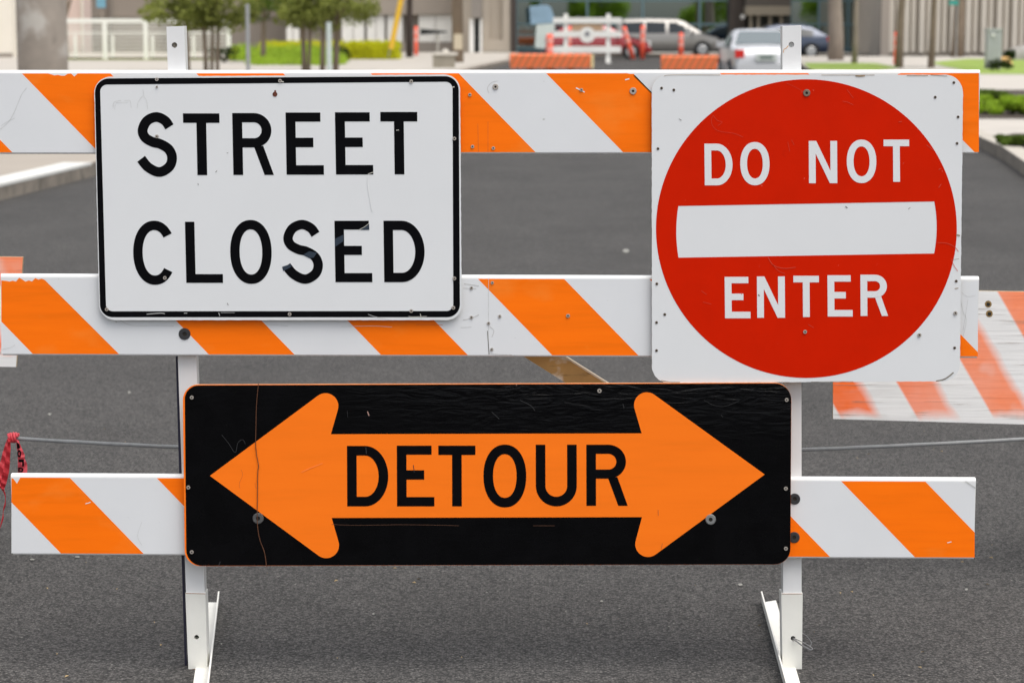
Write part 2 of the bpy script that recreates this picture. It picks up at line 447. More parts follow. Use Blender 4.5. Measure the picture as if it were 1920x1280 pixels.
grass = mat('grass', (.22, .31, .05), .9, noise=.25, scale=3, bump=.5, bscale=30, spots=[((.26, .29, .07), 1.3, .55, .2, (1, 1, 1))])
soil = mat('soil', (.05, .036, .025), .95, noise=.3, scale=8)
def gpoly(name, pxs, z, m, kind='structure'):
    mb = MB(); mb.flat([ground(x, y, z) for x, y in pxs]); return tag(mb.build(name, m), kind=kind)
gpoly('lawn', [(1740, 117.5), (1812, 110.5), (2300, 111), (2300, 141), (1838, 139)], HR+.008, grass)
gpoly('verge', [(1507, 118), (1640, 118.5), (1690, 127), (1640, 133), (1520, 131)], HR+.008, grass)
gpoly('planting_bed', [(1750, 176), (1800, 168), (2250, 170), (2300, 224), (1800, 222)], HR+.008, soil)
gpoly('planting_bed', [(1868, 258), (1900, 250), (2250, 256), (2300, 310), (1960, 291)], HR+.008, soil)
# fallen leaf litter and grit on the asphalt
litter = MB()
for _ in range(70):
    x = random.uniform(-1.7, 1.7); y = random.uniform(5.2, 9.5); a = random.uniform(0, 6.28); s_ = random.uniform(.003, .009)
    c_, q = math.cos(a)*s_, math.sin(a)*s_
    litter.add([(x-c_, y-q, .002), (x+q*.4, y-c_*.4, .004), (x+c_, y+q, .003), (x-q*.4, y+c_*.4, .006)], [(0, 1, 2, 3)])
for px_, py_, w_, h_ in ((1173, 470, 7, 4), (150, 577, 4, 3), (180, 614, 4, 3), (93, 776, 3, 3), (242, 735, 3, 3), (1812, 1104, 4, 2.4), (1388, 1095, 5, 2.5), (60, 1048, 5, 1.6), (145, 1043, 6, 1.6), (1128, 1126, 3, 2), (700, 1150, 3, 2), (415, 1206, 2, 1.6)):
    litter.flat([ground(px_+w_*math.cos(k*1.05)*random.uniform(.7, 1.1), py_+h_*math.sin(k*1.05)*random.uniform(.7, 1.1), .004) for k in range(6)], 1)
litter_m = mat('leaf_litter', (.34, .25, .13), .9, noise=.4, scale=20)
tag(litter.build('leaf_litter', [litter_m, mat('paper_scrap', (.24, .235, .21), .8)]), 'tiny tan leaf scraps and grit scattered on the asphalt', 'litter', kind='stuff')

# ---------------------------------------------------------------- barricade
base_pt = at(960, 1258, YF)
bar = empty('traffic_barricade', (0, YF+.03, 0), 'white steel and plastic barricade with three orange striped rails carrying the signs', 'barricade')
def band_rail(xl, yl, xr, yr, ht, hbot, stripes, chips=(), seed=1):
    """rail with its white lip and a two-coloured reflective sheet. (xl,yl)-(xr,yr) top edge in photo px."""
    rnd = random.Random(seed)
    def ty(x): return yl+(yr-yl)*(x-xl)/(xr-xl)
    T = .026
    # rounded plastic board: profile in (depth, height) swept between the two ends
    pts_l = at(xl, yl, YF); pts_r = at(xr, yr, YF)
    zl, zr = pts_l[2], pts_r[2]; Hh = ht/ppm(YF, yl)*cp**0
    Hl = pts_l[2]-at(xl, yl+ht, YF)[2]; Hr = pts_r[2]-at(xr, yr+ht, YF)[2]
    prof = []
    rr = .0085
    for k in range(6): t = R(90*k/5); prof.append((rr-rr*math.cos(t)*1 if 0 else rr*(1-math.sin(t)), 0 - rr*(1-math.cos(t))))
    # prof runs from top-flat (depth rr) to front face (depth 0)
    prof = [(T-rr, 0)] + [(rr*(1-math.sin(R(90*k/5))), -rr*(1-math.cos(R(90*k/5)))) for k in range(6)]
    r2 = .004
    low = [(r2*(1-math.cos(R(90*k/4))), -r2*math.sin(R(90*k/4))) for k in range(5)]
    def section(p, Hx):
        out = [(p[0], p[1]+d, p[2]+z) for d, z in prof]
        out += [(p[0], p[1]+d, p[2]-Hx+r2+z) for d, z in low]
        out += [(p[0], p[1]+T, p[2]-Hx), (p[0], p[1]+T, p[2]-rr)]
        return out
    a = section(pts_l, Hl); b = section(pts_r, Hr); k = len(a)
    mb = MB(); mb.add(a+b, [(i, (i+1) % k, (i+1) % k+k, i+k) for i in range(k)]+[tuple(range(k)), tuple(range(k, 2*k))[::-1]])
    rail = mb.build('rail', white_plastic, bar)
    # sheet: split in columns along the top so chipped edges can wander
    Ys = YF-.0006
    x0, x1 = xl+1.5, xr-2.5
    top = lambda x: ty(x)+6.2; bot = lambda x: ty(x)+ht-3.0
    xs = [x0]+[x for st in stripes for x in st]+[x1]
    # build polygons between slanted boundaries, clipped to the ends
    SL = .975
    def clip(poly, xa, keep):
        out = []
        for i in range(len(poly)):
            p, q = poly[i-1], poly[i]
            ip = (p[0] >= xa) == keep; iq = (q[0] >= xa) == keep
            if ip != iq:
                t = (xa-p[0])/(q[0]-p[0]); out.append((xa, p[1]+(q[1]-p[1])*t))
            if iq: out.append(q)
        return out
    allst = []; 
    bounds = []
    for s0, s1 in stripes: bounds += [(s0, s1, 1)]
    prev = x0-400
    cells = []
    for s0, s1, m_ in bounds: cells.append((prev, s0, 0)); cells.append((s0, s1, 1)); prev = s1
    cells.append((prev, x1+400, 0))
    mb = MB()
    for s0, s1, mi in cells:
        h = bot(s0)-top(s0); sh = h*SL
        n = max(2, int((s1-s0)/6))
        tp = []
        for j in range(n+1):
            x = s0+(s1-s0)*j/n; jit = 0
            for (cx0, cx1, dep) in chips:
                if cx0 <= x <= cx1: jit = max(jit, dep*rnd.random())
            tp.append((x, top(x)+jit))
        poly = tp+[(s1+sh, bot(s1+sh)), (s0+sh, bot(s0+sh))]
        poly = clip(poly, x0, True)
        if len(poly) >= 3: poly = clip(poly, x1, False)
        if len(poly) >= 3: mb.flat([at(x, y, Ys) for x, y in poly], mi)
    sh_o = mb.build('sheeting', [sheet_white, sheet_orange], rail)
    return rail, Ys
railA, YS = band_rail(-95, 132, 1838, 131.3, 157, 0, [(-122, 41-0), (41+0, 207)] and [(-287+0, -121), (41, 207), (368, 531), (695, 860), (1024, 1188), (1350, 1515), (1683, 1850)], [(95, 140, 7), (1630, 1690, 3), (1180, 1192, 5)], 3)
railB, _ = band_rail(1, 514, 1836, 519, 152, 0, [(-78, 84), (252, 413), (575, 738), (896, 1058), (1218, 1380), (1540, 1702)], [(0, 85, 8), (905, 912, 10), (1800, 1836, 4)], 5)
railC, _ = band_rail(20, 888.5, 1830, 896.5, 151, 0, [(-24, 131), (294, 455), (612, 775), (935, 1097), (1256, 1418), (1577, 1735)], [(20, 36, 12), (1800, 1830, 6)], 8)
# sheet details on the rails: screws, scuffs, seams
def marks(name, items, parent, mats):
    """thin marks (path px, width px, material index, Y) that become part of the surface mesh they lie on"""
    mb = MB()
    for path, wd, mi, Y in items:
        p = smooth_path(path, 5) if len(path) > 2 else path
        for q in stroke2d(p, wd*.72): mb.flat([at(x, y, Y) for x, y in q], mi)
    join_into(mb, parent, mats)
def join_into(mb, ob, mats):
    me = ob.data; wl_ = world_loc(ob)
    vs = [tuple(v.co) for v in me.vertices]; fs = [list(p.vertices) for p in me.polygons]; mi = [p.material_index for p in me.polygons]
    old = list(me.materials); sm = [p.use_smooth for p in me.polygons]
    n0 = len(vs); vs += [(v[0]-wl_.x, v[1]-wl_.y, v[2]-wl_.z) for v in mb.v]
    fs += [[i+n0 for i in f] for f in mb.f]; mi += [m+len(old) for m in mb.m]; sm += [False]*len(mb.f)
    nm = bpy.data.meshes.new(me.name); nm.from_pydata(vs, [], fs)
    for m in old+list(mats): nm.materials.append(m)
    nm.polygons.foreach_set('material_index', mi); nm.polygons.foreach_set('use_smooth', sm); nm.update()
    ob.data = nm
YM = YF-.0011
sc_m = [scuff_grey, mat('scuff_dark', (.16, .15, .13), .8, noise=.3, scale=50), mat('scuff_white', (.8, .78, .74), .6), mat('scuff_orange', (.6, .13, .01), .6)]
marks('scuff_mark', [([(0, 243), (15, 230), (26, 212), (35, 190), (42, 175), (50, 165)], 1.0, 0, YM), ([(2, 236), (14, 228), (28, 222)], .8, 0, YM),
    ([(917, 175), (914, 165), (922, 155), (934, 152)], 1.2, 0, YM),
    ([(896, 232), (897, 285)], .9, 3, YM), ([(915, 228), (915, 286)], .9, 3, YM), ([(1080, 165), (1096, 173)], 3, 2, YM), ([(1172, 150), (1180, 148)], 3, 2, YM), ([(1187, 178), (1190, 165)], 4, 0, YM)], railA, sc_m)
marks('scuff_mark', [([(225, 600), (240, 608), (260, 611), (290, 610), (326, 611)], 1.2, 0, YM), ([(916, 522), (916, 664)], .9, 0, YM), ([(914, 620), (917, 664)], 1.8, 1, YM),
    ([(870, 532), (898, 536)], 2.4, 0, YM), ([(868, 540), (893, 541)], 1.5, 0, YM), ([(868, 600), (884, 596), (898, 590)], 2.4, 0, YM), ([(864, 614), (884, 613)], 1.2, 0, YM),
    ([(918, 612), (926, 620), (922, 632)], 1.6, 0, YM), ([(918, 662), (935, 664), (960, 665)], 1.6, 0, YM),
    ([(1801, 560), (1806, 585), (1812, 600), (1806, 630)], .9, 0, YM), ([(1815, 560), (1809, 600), (1806, 620)], .8, 0, YM), ([(1803, 548), (1815, 556), (1830, 553)], .8, 0, YM),
    ([(640, 612), (700, 611), (735, 613)], 1, 0, YM), ([(500, 608), (540, 611)], 1, 0, YM), ([(780, 608), (830, 609)], 1, 3, YM),
    ([(4, 655), (20, 651), (28, 646)], .9, 0, YM)], railB, sc_m)
marks('scuff_mark', [([(266, 978), (258, 1004), (266, 1022)], .8, 0, YM), ([(160, 944), (170, 941)], 2.2, 2, YM), ([(1776, 1017), (1784, 1015)], 2, 2, YM), ([(1810, 902), (1822, 910), (1829, 915)], 4, 0, YM)], railC, sc_m)
def screws(pts, Y, parent, r=4.2, m=None, name='screw', lift=.0022):
    for p in pts:
        px, py = p[0], p[1]; rr = p[2] if len(p) > 2 else r
        mb = MB()
        f = disc_px(px, py, rr, Y-lift); bk = disc_px(px, py, rr*1.12, Y-.0002); k = len(f)
        inn = disc_px(px, py, rr*(.42 if lift > .001 else .72), Y-lift); deep = disc_px(px, py, rr*(.36 if lift > .001 else .68), Y-.0003)
        mb.add(bk+f, [(i, (i+1) % k, (i+1) % k+k, i+k) for i in range(k)])
        mb.add(f+inn, [(i, (i+1) % k, (i+1) % k+k, i+k) for i in range(k)])
        mb.add(inn+deep, [(i, (i+1) % k, (i+1) % k+k, i+k) for i in range(k)], 1)
        mb.flat(deep, 1)
        mb.build(name, [m or screw_steel, dark_hole], parent)
screws([(881, 178), (886, 275), (925, 278), (929, 163, 5), (1090, 169), (1187, 171, 6)], YM, railA, 3)
screws([(884, 540), (923, 530), (937, 607-14), (884, 595), (916, 606), (922, 655), (1065, 592, 3.4)], YM, railB, 2.8)
screws([(346, 626)], YF-.001, railB, 10, black_bolt, 'bolt')
screws([(1490, 935), (1489, 1007)], YF-.001, railC, 9.5, black_bolt, 'bolt')
# posts: leaning slightly as in the photo
def post(poly, Y, dep, m, name, hole=None, sidem=None, hole_r=5.3, holem=None):
    """poly: TL TR BR BL photo px; hole: (px,py)"""
    mb = MB()
    F = [at(x, y, Y) for x, y in poly]
    k = 4
    back = [(p[0], p[1]+dep, p[2]) for p in F]
    mb.add(F+back, [(i, (i+1) % k, (i+1) % k+k, i+k) for i in range(k)], 1)
    mb.flat(back[::-1], 1)
    if hole:
        n = 20; hx, hy = hole; 
        C = [at(hx+hole_r*math.cos(2*math.pi*j/n), hy+hole_r*math.sin(2*math.pi*j/n), Y) for j in range(n)]
        D = [(p[0], p[1]+(.012 if holem else .03), p[2]) for p in C]
        # right half j=-5..5 (angles -90..90), left half
        rt = [C[j % n] for j in range(-5, 6)]; lf = [C[j % n] for j in range(5, 16)]
        mid_t = at(hx, poly[0][1]+(poly[1][1]-poly[0][1])*(hx-poly[0][0])/(poly[1][0]-poly[0][0]), Y)
        mid_b = at(hx+(poly[3][0]-poly[0][0])*0+0, poly[2][1], Y)
        mid_b = (F[3][0]+(F[2][0]-F[3][0])*.5, Y, F[3][2]+(F[2][2]-F[3][2])*.5)
        mb.flat([mid_t, F[1], F[2], mid_b]+rt[::-1])
        mb.flat([F[0], mid_t]+[C[-5 % n]]+[C[j % n] for j in range(14, 4, -1)][0:]+[mid_b, F[3]])
        mb.add(C+D, [(i, (i+1) % n, (i+1) % n+n, i+n) for i in range(n)], 0)
        mb.flat(D, 2)
    else: mb.flat(F)
    o = mb.build(name, [m, sidem or post_side, holem or dark_hole], bar)
    return o
PD = .042
YP = YF+.0265
pl = post([(312, 50.5), (345.5, 49), (384, 1118), (349, 1118)], YP, PD, post_white, 'post', (327, 85), holem=mat('hole_tan', (.33, .29, .24), .8, noise=.4, scale=300))
pr = post([(1467, 49.5), (1502.5, 48), (1503, 1118), (1468.5, 1118)], YP, PD, post_white, 'post', (1484, 84), holem=mat('hole_pale', (.7, .7, .68), .8))
# sleeves welded on the feet
def sleeve(poly, hole, nm='foot_sleeve'):
    o = post(poly, YP-.004, PD+.008, post_dirty, nm, hole, post_dirty, 4.5); return o
sl = sleeve([(347.5, 1111), (385, 1112), (389, 1258), (353.5, 1258)], (368.5, 1194))
sr = sleeve([(1465, 1112), (1505, 1112), (1503.5, 1260), (1467.5, 1258)], (1487, 1196))
marks('rust_stain', [([(348, 1111.5), (385, 1112.5)], 1.4, 0, YP-.0046), ([(354, 1256), (365, 1254), (380, 1256)], 3.0, 0, YP-.0046)], sl, [rust])
marks('rust_stain', [([(1466, 1112.5), (1504, 1112.5)], 1.4, 0, YP-.0046), ([(1480, 1255), (1490, 1254), (1503, 1257)], 3.0, 0, YP-.0046)], sr, [rust])
marks('rust_stain', [([(1469, 99), (1470, 93), (1474, 91), (1478, 86)], 1.6, 0, YP-.0006)], pr, [mat('rust_light', (.65, .33, .12), .8)])
# dark channel along the left post's back edge
mb = MB(); mb.prism([at(329.5, 668, YP+.03), at(334, 668, YP+.03), at(350, 1250, YP+.03), at(346.5, 1250, YP+.03)], .03); mb.build('post_channel', dark_navy, bar)
# wooden diagonal brace behind
YB = YP+PD+.002
wood_brown = mat('wood_brown', (.52, .30, .10), .8, noise=.18, scale=10, stretch=(1, 1, 1), spots=[((.75, .68, .58), 16, .56, .12, (1, 1, 1.5)), ((.16, .09, .03), 30, .62, .1, (.5, 1, 3))])
mb = MB()
sl_b = .627
def bl(x, o): return (x, 672+(x-o)*sl_b)
B = [bl(345, 990), bl(345, 1062), bl(1478, 1062), bl(1478, 990)]
mb.prism([at(*bl(345, 988), YB), at(*bl(345, 1061), YB), at(*bl(1478, 1061), YB), at(*bl(1478, 988), YB)], .02, 0)
mb.prism([at(*bl(345, 1061.3), YB-.001), at(*bl(345, 1067), YB-.001), at(*bl(1478, 1067), YB-.001), at(*bl(1478, 1061.3), YB-.001)], .021, 1)
mb.build('brace', [wood_brown, mat('edge_cream', (.75, .62, .45), .7)], bar)
# angle-iron feet on the ground
def angle_iron(far_l, far_r, near_l, near_r, flange_left, hgt):
    A = Vector(ground(*far_l)); B_ = Vector(ground(*far_r)); 
    dirn = (Vector(ground(*near_l))-A); C_ = A+dirn*1.75; D_ = B_+(Vector(ground(*near_r))-B_)*1.75
    t = .004
    mb = MB()
    bt = [A, B_, D_, C_]
    mb.add([(p.x, p.y, .001) for p in bt]+[(p.x, p.y, t) for p in bt], [(0, 1, 2, 3), (4, 7, 6, 5), (0, 4, 5, 1), (1, 5, 6, 2), (2, 6, 7, 3), (3, 7, 4, 0)])
    e0, e1 = (A, C_) if flange_left else (B_, D_)
    sx = -1 if flange_left else 1
    d = (e1-e0).normalized(); nrm = Vector((d.y, -d.x, 0)); nrm = nrm if nrm.x*sx > 0 else -nrm
    e00 = e0-d*.0
    vs = []
    for e in (e00, e1):
        for off_, z in ((0, .001), (t, .001), (t*1.8, hgt), (.8*t, hgt)):
            vs.append((e.x+nrm.x*off_, e.y+nrm.y*off_, z))
    mb.add(vs, [(0, 1, 2, 3), (7, 6, 5, 4), (0, 4, 5, 1), (1, 5, 6, 2), (2, 6, 7, 3), (3, 7, 4, 0)])
    mb.build('foot', post_dirty, bar)
angle_iron((386, 1131), (407, 1131), (362, 1285), (389, 1285), False, .036)
angle_iron((1431, 1131), (1455, 1127), (1472, 1282), (1500, 1282), True, .036)
# hairpin clip through the right sleeve
mb = MB()
Yc = YP-.006
p = lambda x, y, d: (lambda q: (q[0], q[1]-d, q[2]))(at(x, y, Yc))
mb.tube([p(1486, 1195, -.02), p(1488, 1197, .004), p(1500, 1204, .02), p(1518, 1214, .02)], .0019, 8)
mb.tube(smooth_path([p(1488, 1196, .0), p(1502, 1200, .012), p(1517, 1208, .014), p(1522, 1212, .018), p(1518, 1214, .02)], 5), .0012, 6)
mb.tube(smooth_path([p(1505, 1192, -.04), p(1514, 1196, -.03), p(1521, 1203, .0), p(1518, 1209, .01)], 5), .0009, 6)
mb.build('hitch_pin', mat('pin_grey', (.16, .16, .165), .45, metal=.3), bar)

# ---------------------------------------------------------------- sign STREET CLOSED
def sign_quad(tl, tr, br, bl_, r): return fillet([tl, tr, br, bl_], r, 10)
s1 = empty('street_closed_sign', (at(520, 598, 5.786)[0], 5.786, at(520, 598, 5.786)[2]), 'white rectangular STREET CLOSED sign with black border, upper left on the barricade', 'sign')
Y1 = 5.786
def wander(poly, amp, seed, n=6):
    rnd = random.Random(seed); out = []
    for i, p in enumerate(poly):
        q = poly[(i+1) % len(poly)]
        d = math.hypot(q[0]-p[0], q[1]-p[1]); k = max(1, int(d/n)) if d > 20 else 1
        for j in range(k):
            t = j/k; out.append((p[0]+(q[0]-p[0])*t+rnd.uniform(-amp, amp), p[1]+(q[1]-p[1])*t+rnd.uniform(-amp, amp)))
    return out
edge_tan = mat('edge_tan', (.62, .58, .5), .7, noise=.15, scale=40)
out1 = sign_quad((176, 144.5), (862.5, 139.5), (866, 600), (186.5, 600), [30, 30, 28, 30])
mb = MB(); mb.prism([at(x, y, Y1) for x, y in wander(out1, .25, 2)], .003, 0, 1); pan1 = mb.build('panel', [sign_white, edge_tan], s1)
# border: ring between two rounded outlines
bo = sign_quad((177.5, 147.5), (860, 143), (862.5, 594.5), (188, 594.5), [26, 26, 24, 24])
bi = sign_quad((187.5, 159), (848.5, 153.5), (850, 583), (199, 583.5), [13, 13, 13, 13])
def ring_poly(mb, a, b, Y, mi=0):
    n = len(a)
    mb.add([at(x, y, Y) for x, y in a]+[at(x, y, Y) for x, y in b], [(i, (i+1) % n, (i+1) % n+n, i+n) for i in range(n)], mi)
mb = MB(); ring_poly(mb, bo, bi, Y1-.0004); mb.build('border', ink_black, s1)
lettering('lettering', [('S', 255.6, 331, 211, 331.5, 1.5), ('T', 343, 413.5, 212.8, 328.5, 2.3), ('R', 435.3, 513.6, 212.2, 328.2, 2.4), ('E', 535.4, 607.5, 211.2, 327.7, 2), ('E', 628, 700, 210.8, 327.3, 2), ('T', 713, 783.8, 210.2, 327, 1.5)], 18.3, Y1-.0005, ink_black, s1)
lettering('lettering', [('C', 248.7, 326.5, 413.8, 534, 2.2), ('L', 346.8, 418.3, 415.8, 530.2, 2.6), ('O', 430.7, 510.3, 412.4, 532.2, 2), ('S', 528, 605.2, 412.5, 532, 1.5), ('E', 627, 698.3, 414, 529, 2), ('D', 719, 796.9, 413.8, 529, 1.5)], 17.6, Y1-.0005, ink_black, s1)
screws([(294, 149), (294, 163, 2), (294, 256), (525, 152), (771, 153), (852, 260), (852, 522), (200, 580), (543, 589), (771, 583), (309, 521), (850, 577)], Y1-.0008, s1, 3.2)
mb = MB(); mb.flat(disc_px(515.5, 177, 4.6, Y1-.0009), 0); mb.flat([at(513.5, 177, Y1-.0010), at(514.5, 169.5, Y1-.0010), at(517.5, 169.5, Y1-.0010), at(517.8, 177, Y1-.0010)], 0)
join_into(mb, pan1, [mat('rust_dark', (.12, .03, .015), .9, noise=.3, scale=200)])
YM1 = Y1-.0012
bluegrey = mat('scuff_blue', (.022, .035, .055), .4)
marks('scuff_mark', [([(212, 202), (213, 194), (217, 190), (227, 188.5)], .8, 0, YM1), ([(233, 189), (243, 188.5), (245, 194), (246, 203)], .8, 0, YM1), ([(215, 206), (216, 196)], .7, 0, YM1), ([(217, 193), (240, 192)], .7, 0, YM1),
    ([(257, 204), (259, 192), (264, 184), (268, 180)], .7, 0, YM1), ([(277, 205), (275, 190), (270, 180), (268, 168)], .7, 0, YM1),
    ([(371, 344), (372, 347)], 1.6, 1, YM1), ([(404, 323), (407, 320)], 1.4, 1, YM1), ([(426, 568), (428, 572)], 1.6, 1, YM1), ([(425, 287), (428, 287)], 1.2, 1, YM1),
    ([(275, 589), (300, 587), (309, 588)], 1.6, 0, YM1), ([(410, 586), (412, 592)], 1.3, 0, YM1), ([(414, 586), (440, 586)], .8, 0, YM1), ([(345, 587), (351, 587)], 1.3, 0, YM1),
    ([(690, 589), (705, 594), (735, 600)], .9, 0, YM1), ([(766, 593), (775, 594), (800, 593)], 1.2, 2, YM1), ([(788, 588), (790, 596)], 1.4, 2, YM1), ([(848, 164), (852, 163)], 2.6, 2, YM1),
    ([(673, 431), (684, 425), (692.5, 418)], 1.2, 2, YM1), ([(743, 244.5), (748, 244)], 1.6, 2, YM1), ([(690, 326.5), (699.5, 323)], 1.8, 2, YM1),
    ([(527, 153), (532, 154)], 3, 2, YM1), ([(691, 328), (690, 345), (694, 372), (698, 395)], 3.2, 3, YM1)], pan1,
    [scuff_grey, sc_m[1], mat('scuff_pale', (.6, .58, .52), .6), mat('sheen_white', (.77, .775, .78), .3)])
mb = MB()
for q in ([(676, 431), (692, 420), (692.5, 431)], [(628, 448), (644, 440), (644, 452), (628, 463)], [(568, 478), (580, 471), (594, 474), (588, 483), (580, 484)], [(529, 500), (545, 495), (547, 500), (531, 508)]):
    mb.flat([at(x, y, Y1-.0009) for x, y in q])
join_into(mb, pan1, [bluegrey])

# ---------------------------------------------------------------- sign DO NOT ENTER
Y2 = 5.785
s2 = empty('do_not_enter_sign', (at(1512, 716, Y2)[0], Y2, at(1512, 716, Y2)[2]), 'square white DO NOT ENTER sign with a red disc and white bar', 'sign')
out2 = fillet([(1222, 140), (1806, 140.5), (1799.5, 714.5), (1222.5, 717.5)], [31, 33, 33, 31], 10)
mb = MB(); mb.prism([at(x, y, Y2) for x, y in wander(out2, .35, 9)], .003, 0, 1); pan2 = mb.build('panel', [sign_white, mat('edge_brown', (.42, .35, .25), .8, noise=.3, scale=50)], s2)
# red disc with the bar left open so the white panel shows through
mb = MB()
cx, cy, rx, ry = 1512, 428.6, 282, 279.6
def bar_top(x): return 386.3+(377.8-386.3)*(x-1271)/(1751-1271)
def bar_bot(x): return 483+(475.2-483)*(x-1275)/(1750-1275)
def bar_l(y): return 1268+ (abs(y-434)/48)**2*4
def bar_r(y): return 1756.3-(abs(y-426)/48)**2*4.5
def circ_y(x, s): 
    d = max(0, 1-((x-cx)/rx)**2); return cy+s*ry*math.sqrt(d)
def circ_x(y, s): return cx+s*rx*math.sqrt(max(0, 1-((y-cy)/ry)**2))
YD = Y2-.0004
# upper cap, lower cap, and side pieces
def strip(mb, A, B_, Y, mi=0):
    for i in range(len(A)-1): mb.flat([at(*A[i], Y), at(*A[i+1], Y), at(*B_[i+1], Y), at(*B_[i], Y)], mi)
n = 120
for sgn, f in ((-1, bar_top), (1, bar_bot)):
    A, B_ = [], []
    for i in range(n+1):
        t = math.pi*i/n; x = cx-math.cos(t)*rx
        yc = circ_y(x, sgn); yb = f(x)
        if sgn < 0 and yc > yb or sgn > 0 and yc < yb: yc = yb
        A.append((x, yc)); B_.append((x, yb))
    strip(mb, A, B_, YD)
for sgn, fb in ((-1, bar_l), (1, bar_r)):
    A, B_ = [], []
    for i in range(25):
        t = i/24; xo = cx+sgn*rx*.995
        for _ in range(4):
            yo = bar_top(xo)+(bar_bot(xo)-bar_top(xo))*t; xo = circ_x(yo, sgn)
        xi = 1269 if sgn < 0 else 1755
        for _ in range(3):
            yi = bar_top(xi)+(bar_bot(xi)-bar_top(xi))*t; xi = fb(yi)
        A.append((xo, yo)); B_.append((xi, yi))
    # meet the caps exactly at the outer end where the line tilts
    strip(mb, A, B_, YD)
mb.build('red_disc', sign_red, s2)
WY = Y2-.0008
s = 12.7
lettering('lettering', [('D', 1320.7, 1373.9, 269.6, 347.6, .8), ('O', 1387.7, 1443.2, 266.5, 347.5, .6), ('N', 1516.4, 1570, 264.4, 343.6, .5), ('O', 1587.5, 1643.3, 262, 343.4, .4), ('T', 1656.6, 1705.2, 262, 341, .6)], s, WY, sign_white, s2)
lettering('lettering', [('E', 1358.6, 1407.3, 519, 596.6, .9), ('N', 1419.2, 1472, 518.2, 595.6, .6), ('T', 1487.5, 1536, 517, 594.2, .6), ('E', 1551.4, 1598.8, 516, 593.3, .6), ('R', 1613.2, 1665.3, 515, 592.2, .5)], s, WY, sign_white, s2)
screws([(1240.5, 165.5), (1263.5, 169), (1233.8, 279), (1753.5, 182.5), (1796.5, 219.5), (1794.5, 269), (1788.5, 155), (1231.5, 532, 2.4), (1246.5, 589.5), (1231, 604.5), (1231, 657), (1793, 527), (1790, 652)], Y2-.0009, s2, 2.4, screw_dark, 'rivet_hole', .0006)
screws([(1509.5, 622), (1724, 628), (1791.5, 587)], Y2-.0009, s2, 3.4)
screws([(1512.5, 174.5)], Y2-.0009, s2, 6.2, screw_dark, 'bolt_hole')
YM2 = Y2-.0012
marks('scuff_mark', [([(1337, 216), (1334, 224), (1335, 233), (1341, 242), (1352, 247), (1375, 250), (1393, 257)], .8, 0, YM2), ([(1337, 216), (1345, 226), (1354, 229), (1346, 236)], .8, 0, YM2), ([(1475, 156), (1492, 164), (1506, 172)], .6, 0, YM2),
    ([(1588, 168), (1594, 176), (1600, 184)], 1, 0, YM2), ([(1580, 190), (1590, 192), (1600, 197)], 1, 0, YM2), ([(1685, 229), (1691, 228)], 1.6, 0, YM2), ([(1477, 266), (1481, 284)], .8, 0, YM2), ([(1484, 262), (1489, 272)], .8, 0, YM2),
    ([(1758, 455), (1775, 456), (1790, 463), (1797, 472)], 1.4, 0, YM2), ([(1783, 485), (1790, 500), (1796, 508)], 1.2, 0, YM2), ([(1760, 318), (1765, 316)], 1.8, 0, YM2), ([(1760, 352), (1765, 345)], 1.8, 0, YM2), ([(1737, 272), (1752, 283)], 1.4, 0, YM2),
    ([(1440, 482), (1450, 497), (1470, 503), (1492, 501)], 1.6, 0, YM2), ([(1450, 497), (1460, 508), (1472, 513)], 1, 0, YM2), ([(1515, 608), (1526, 614)], 1, 0, YM2), ([(1315, 545), (1325, 552)], 1, 0, YM2), ([(1318, 566), (1334, 570)], .9, 0, YM2), ([(1390, 549), (1391, 552)], 1.5, 0, YM2),
    ([(1793, 440), (1800, 442)], 4, 1, YM2), ([(1790, 541), (1797, 540)], 2, 1, YM2), ([(1786, 487), (1798, 485)], 1, 1, YM2), ([(1273, 223), (1278, 226)], 1.4, 2, YM2), ([(1422, 552), (1424, 555)], 3, 2, YM2), ([(1585, 387), (1589, 390)], 2.4, 2, YM2), ([(1703, 392), (1707, 389)], 1.2, 2, YM2),
    ([(1245, 143), (1262, 140.8), (1350, 141)], 1.1, 1, YM2), ([(1540, 141), (1600, 141), (1640, 141)], 1.2, 1, YM2), ([(1604, 142), (1612, 143), (1622, 142)], 4, 1, YM2), ([(1700, 142), (1740, 142)], 1.8, 1, YM2), ([(1745, 141), (1776, 143)], 1.4, 3, YM2),
    ([(1240, 713), (1256, 716), (1275, 716.5)], 2, 1, YM2), ([(1755, 714), (1772, 710), (1788, 698)], 3, 3, YM2), ([(1520, 715.5), (1600, 715)], .9, 3, YM2)], pan2,
    [mat('scratch_pink', (.63, .045, .015), .6), chip_brown, sc_m[1], mat('chip_grey', (.2, .18, .14), .9, noise=.3, scale=80)])

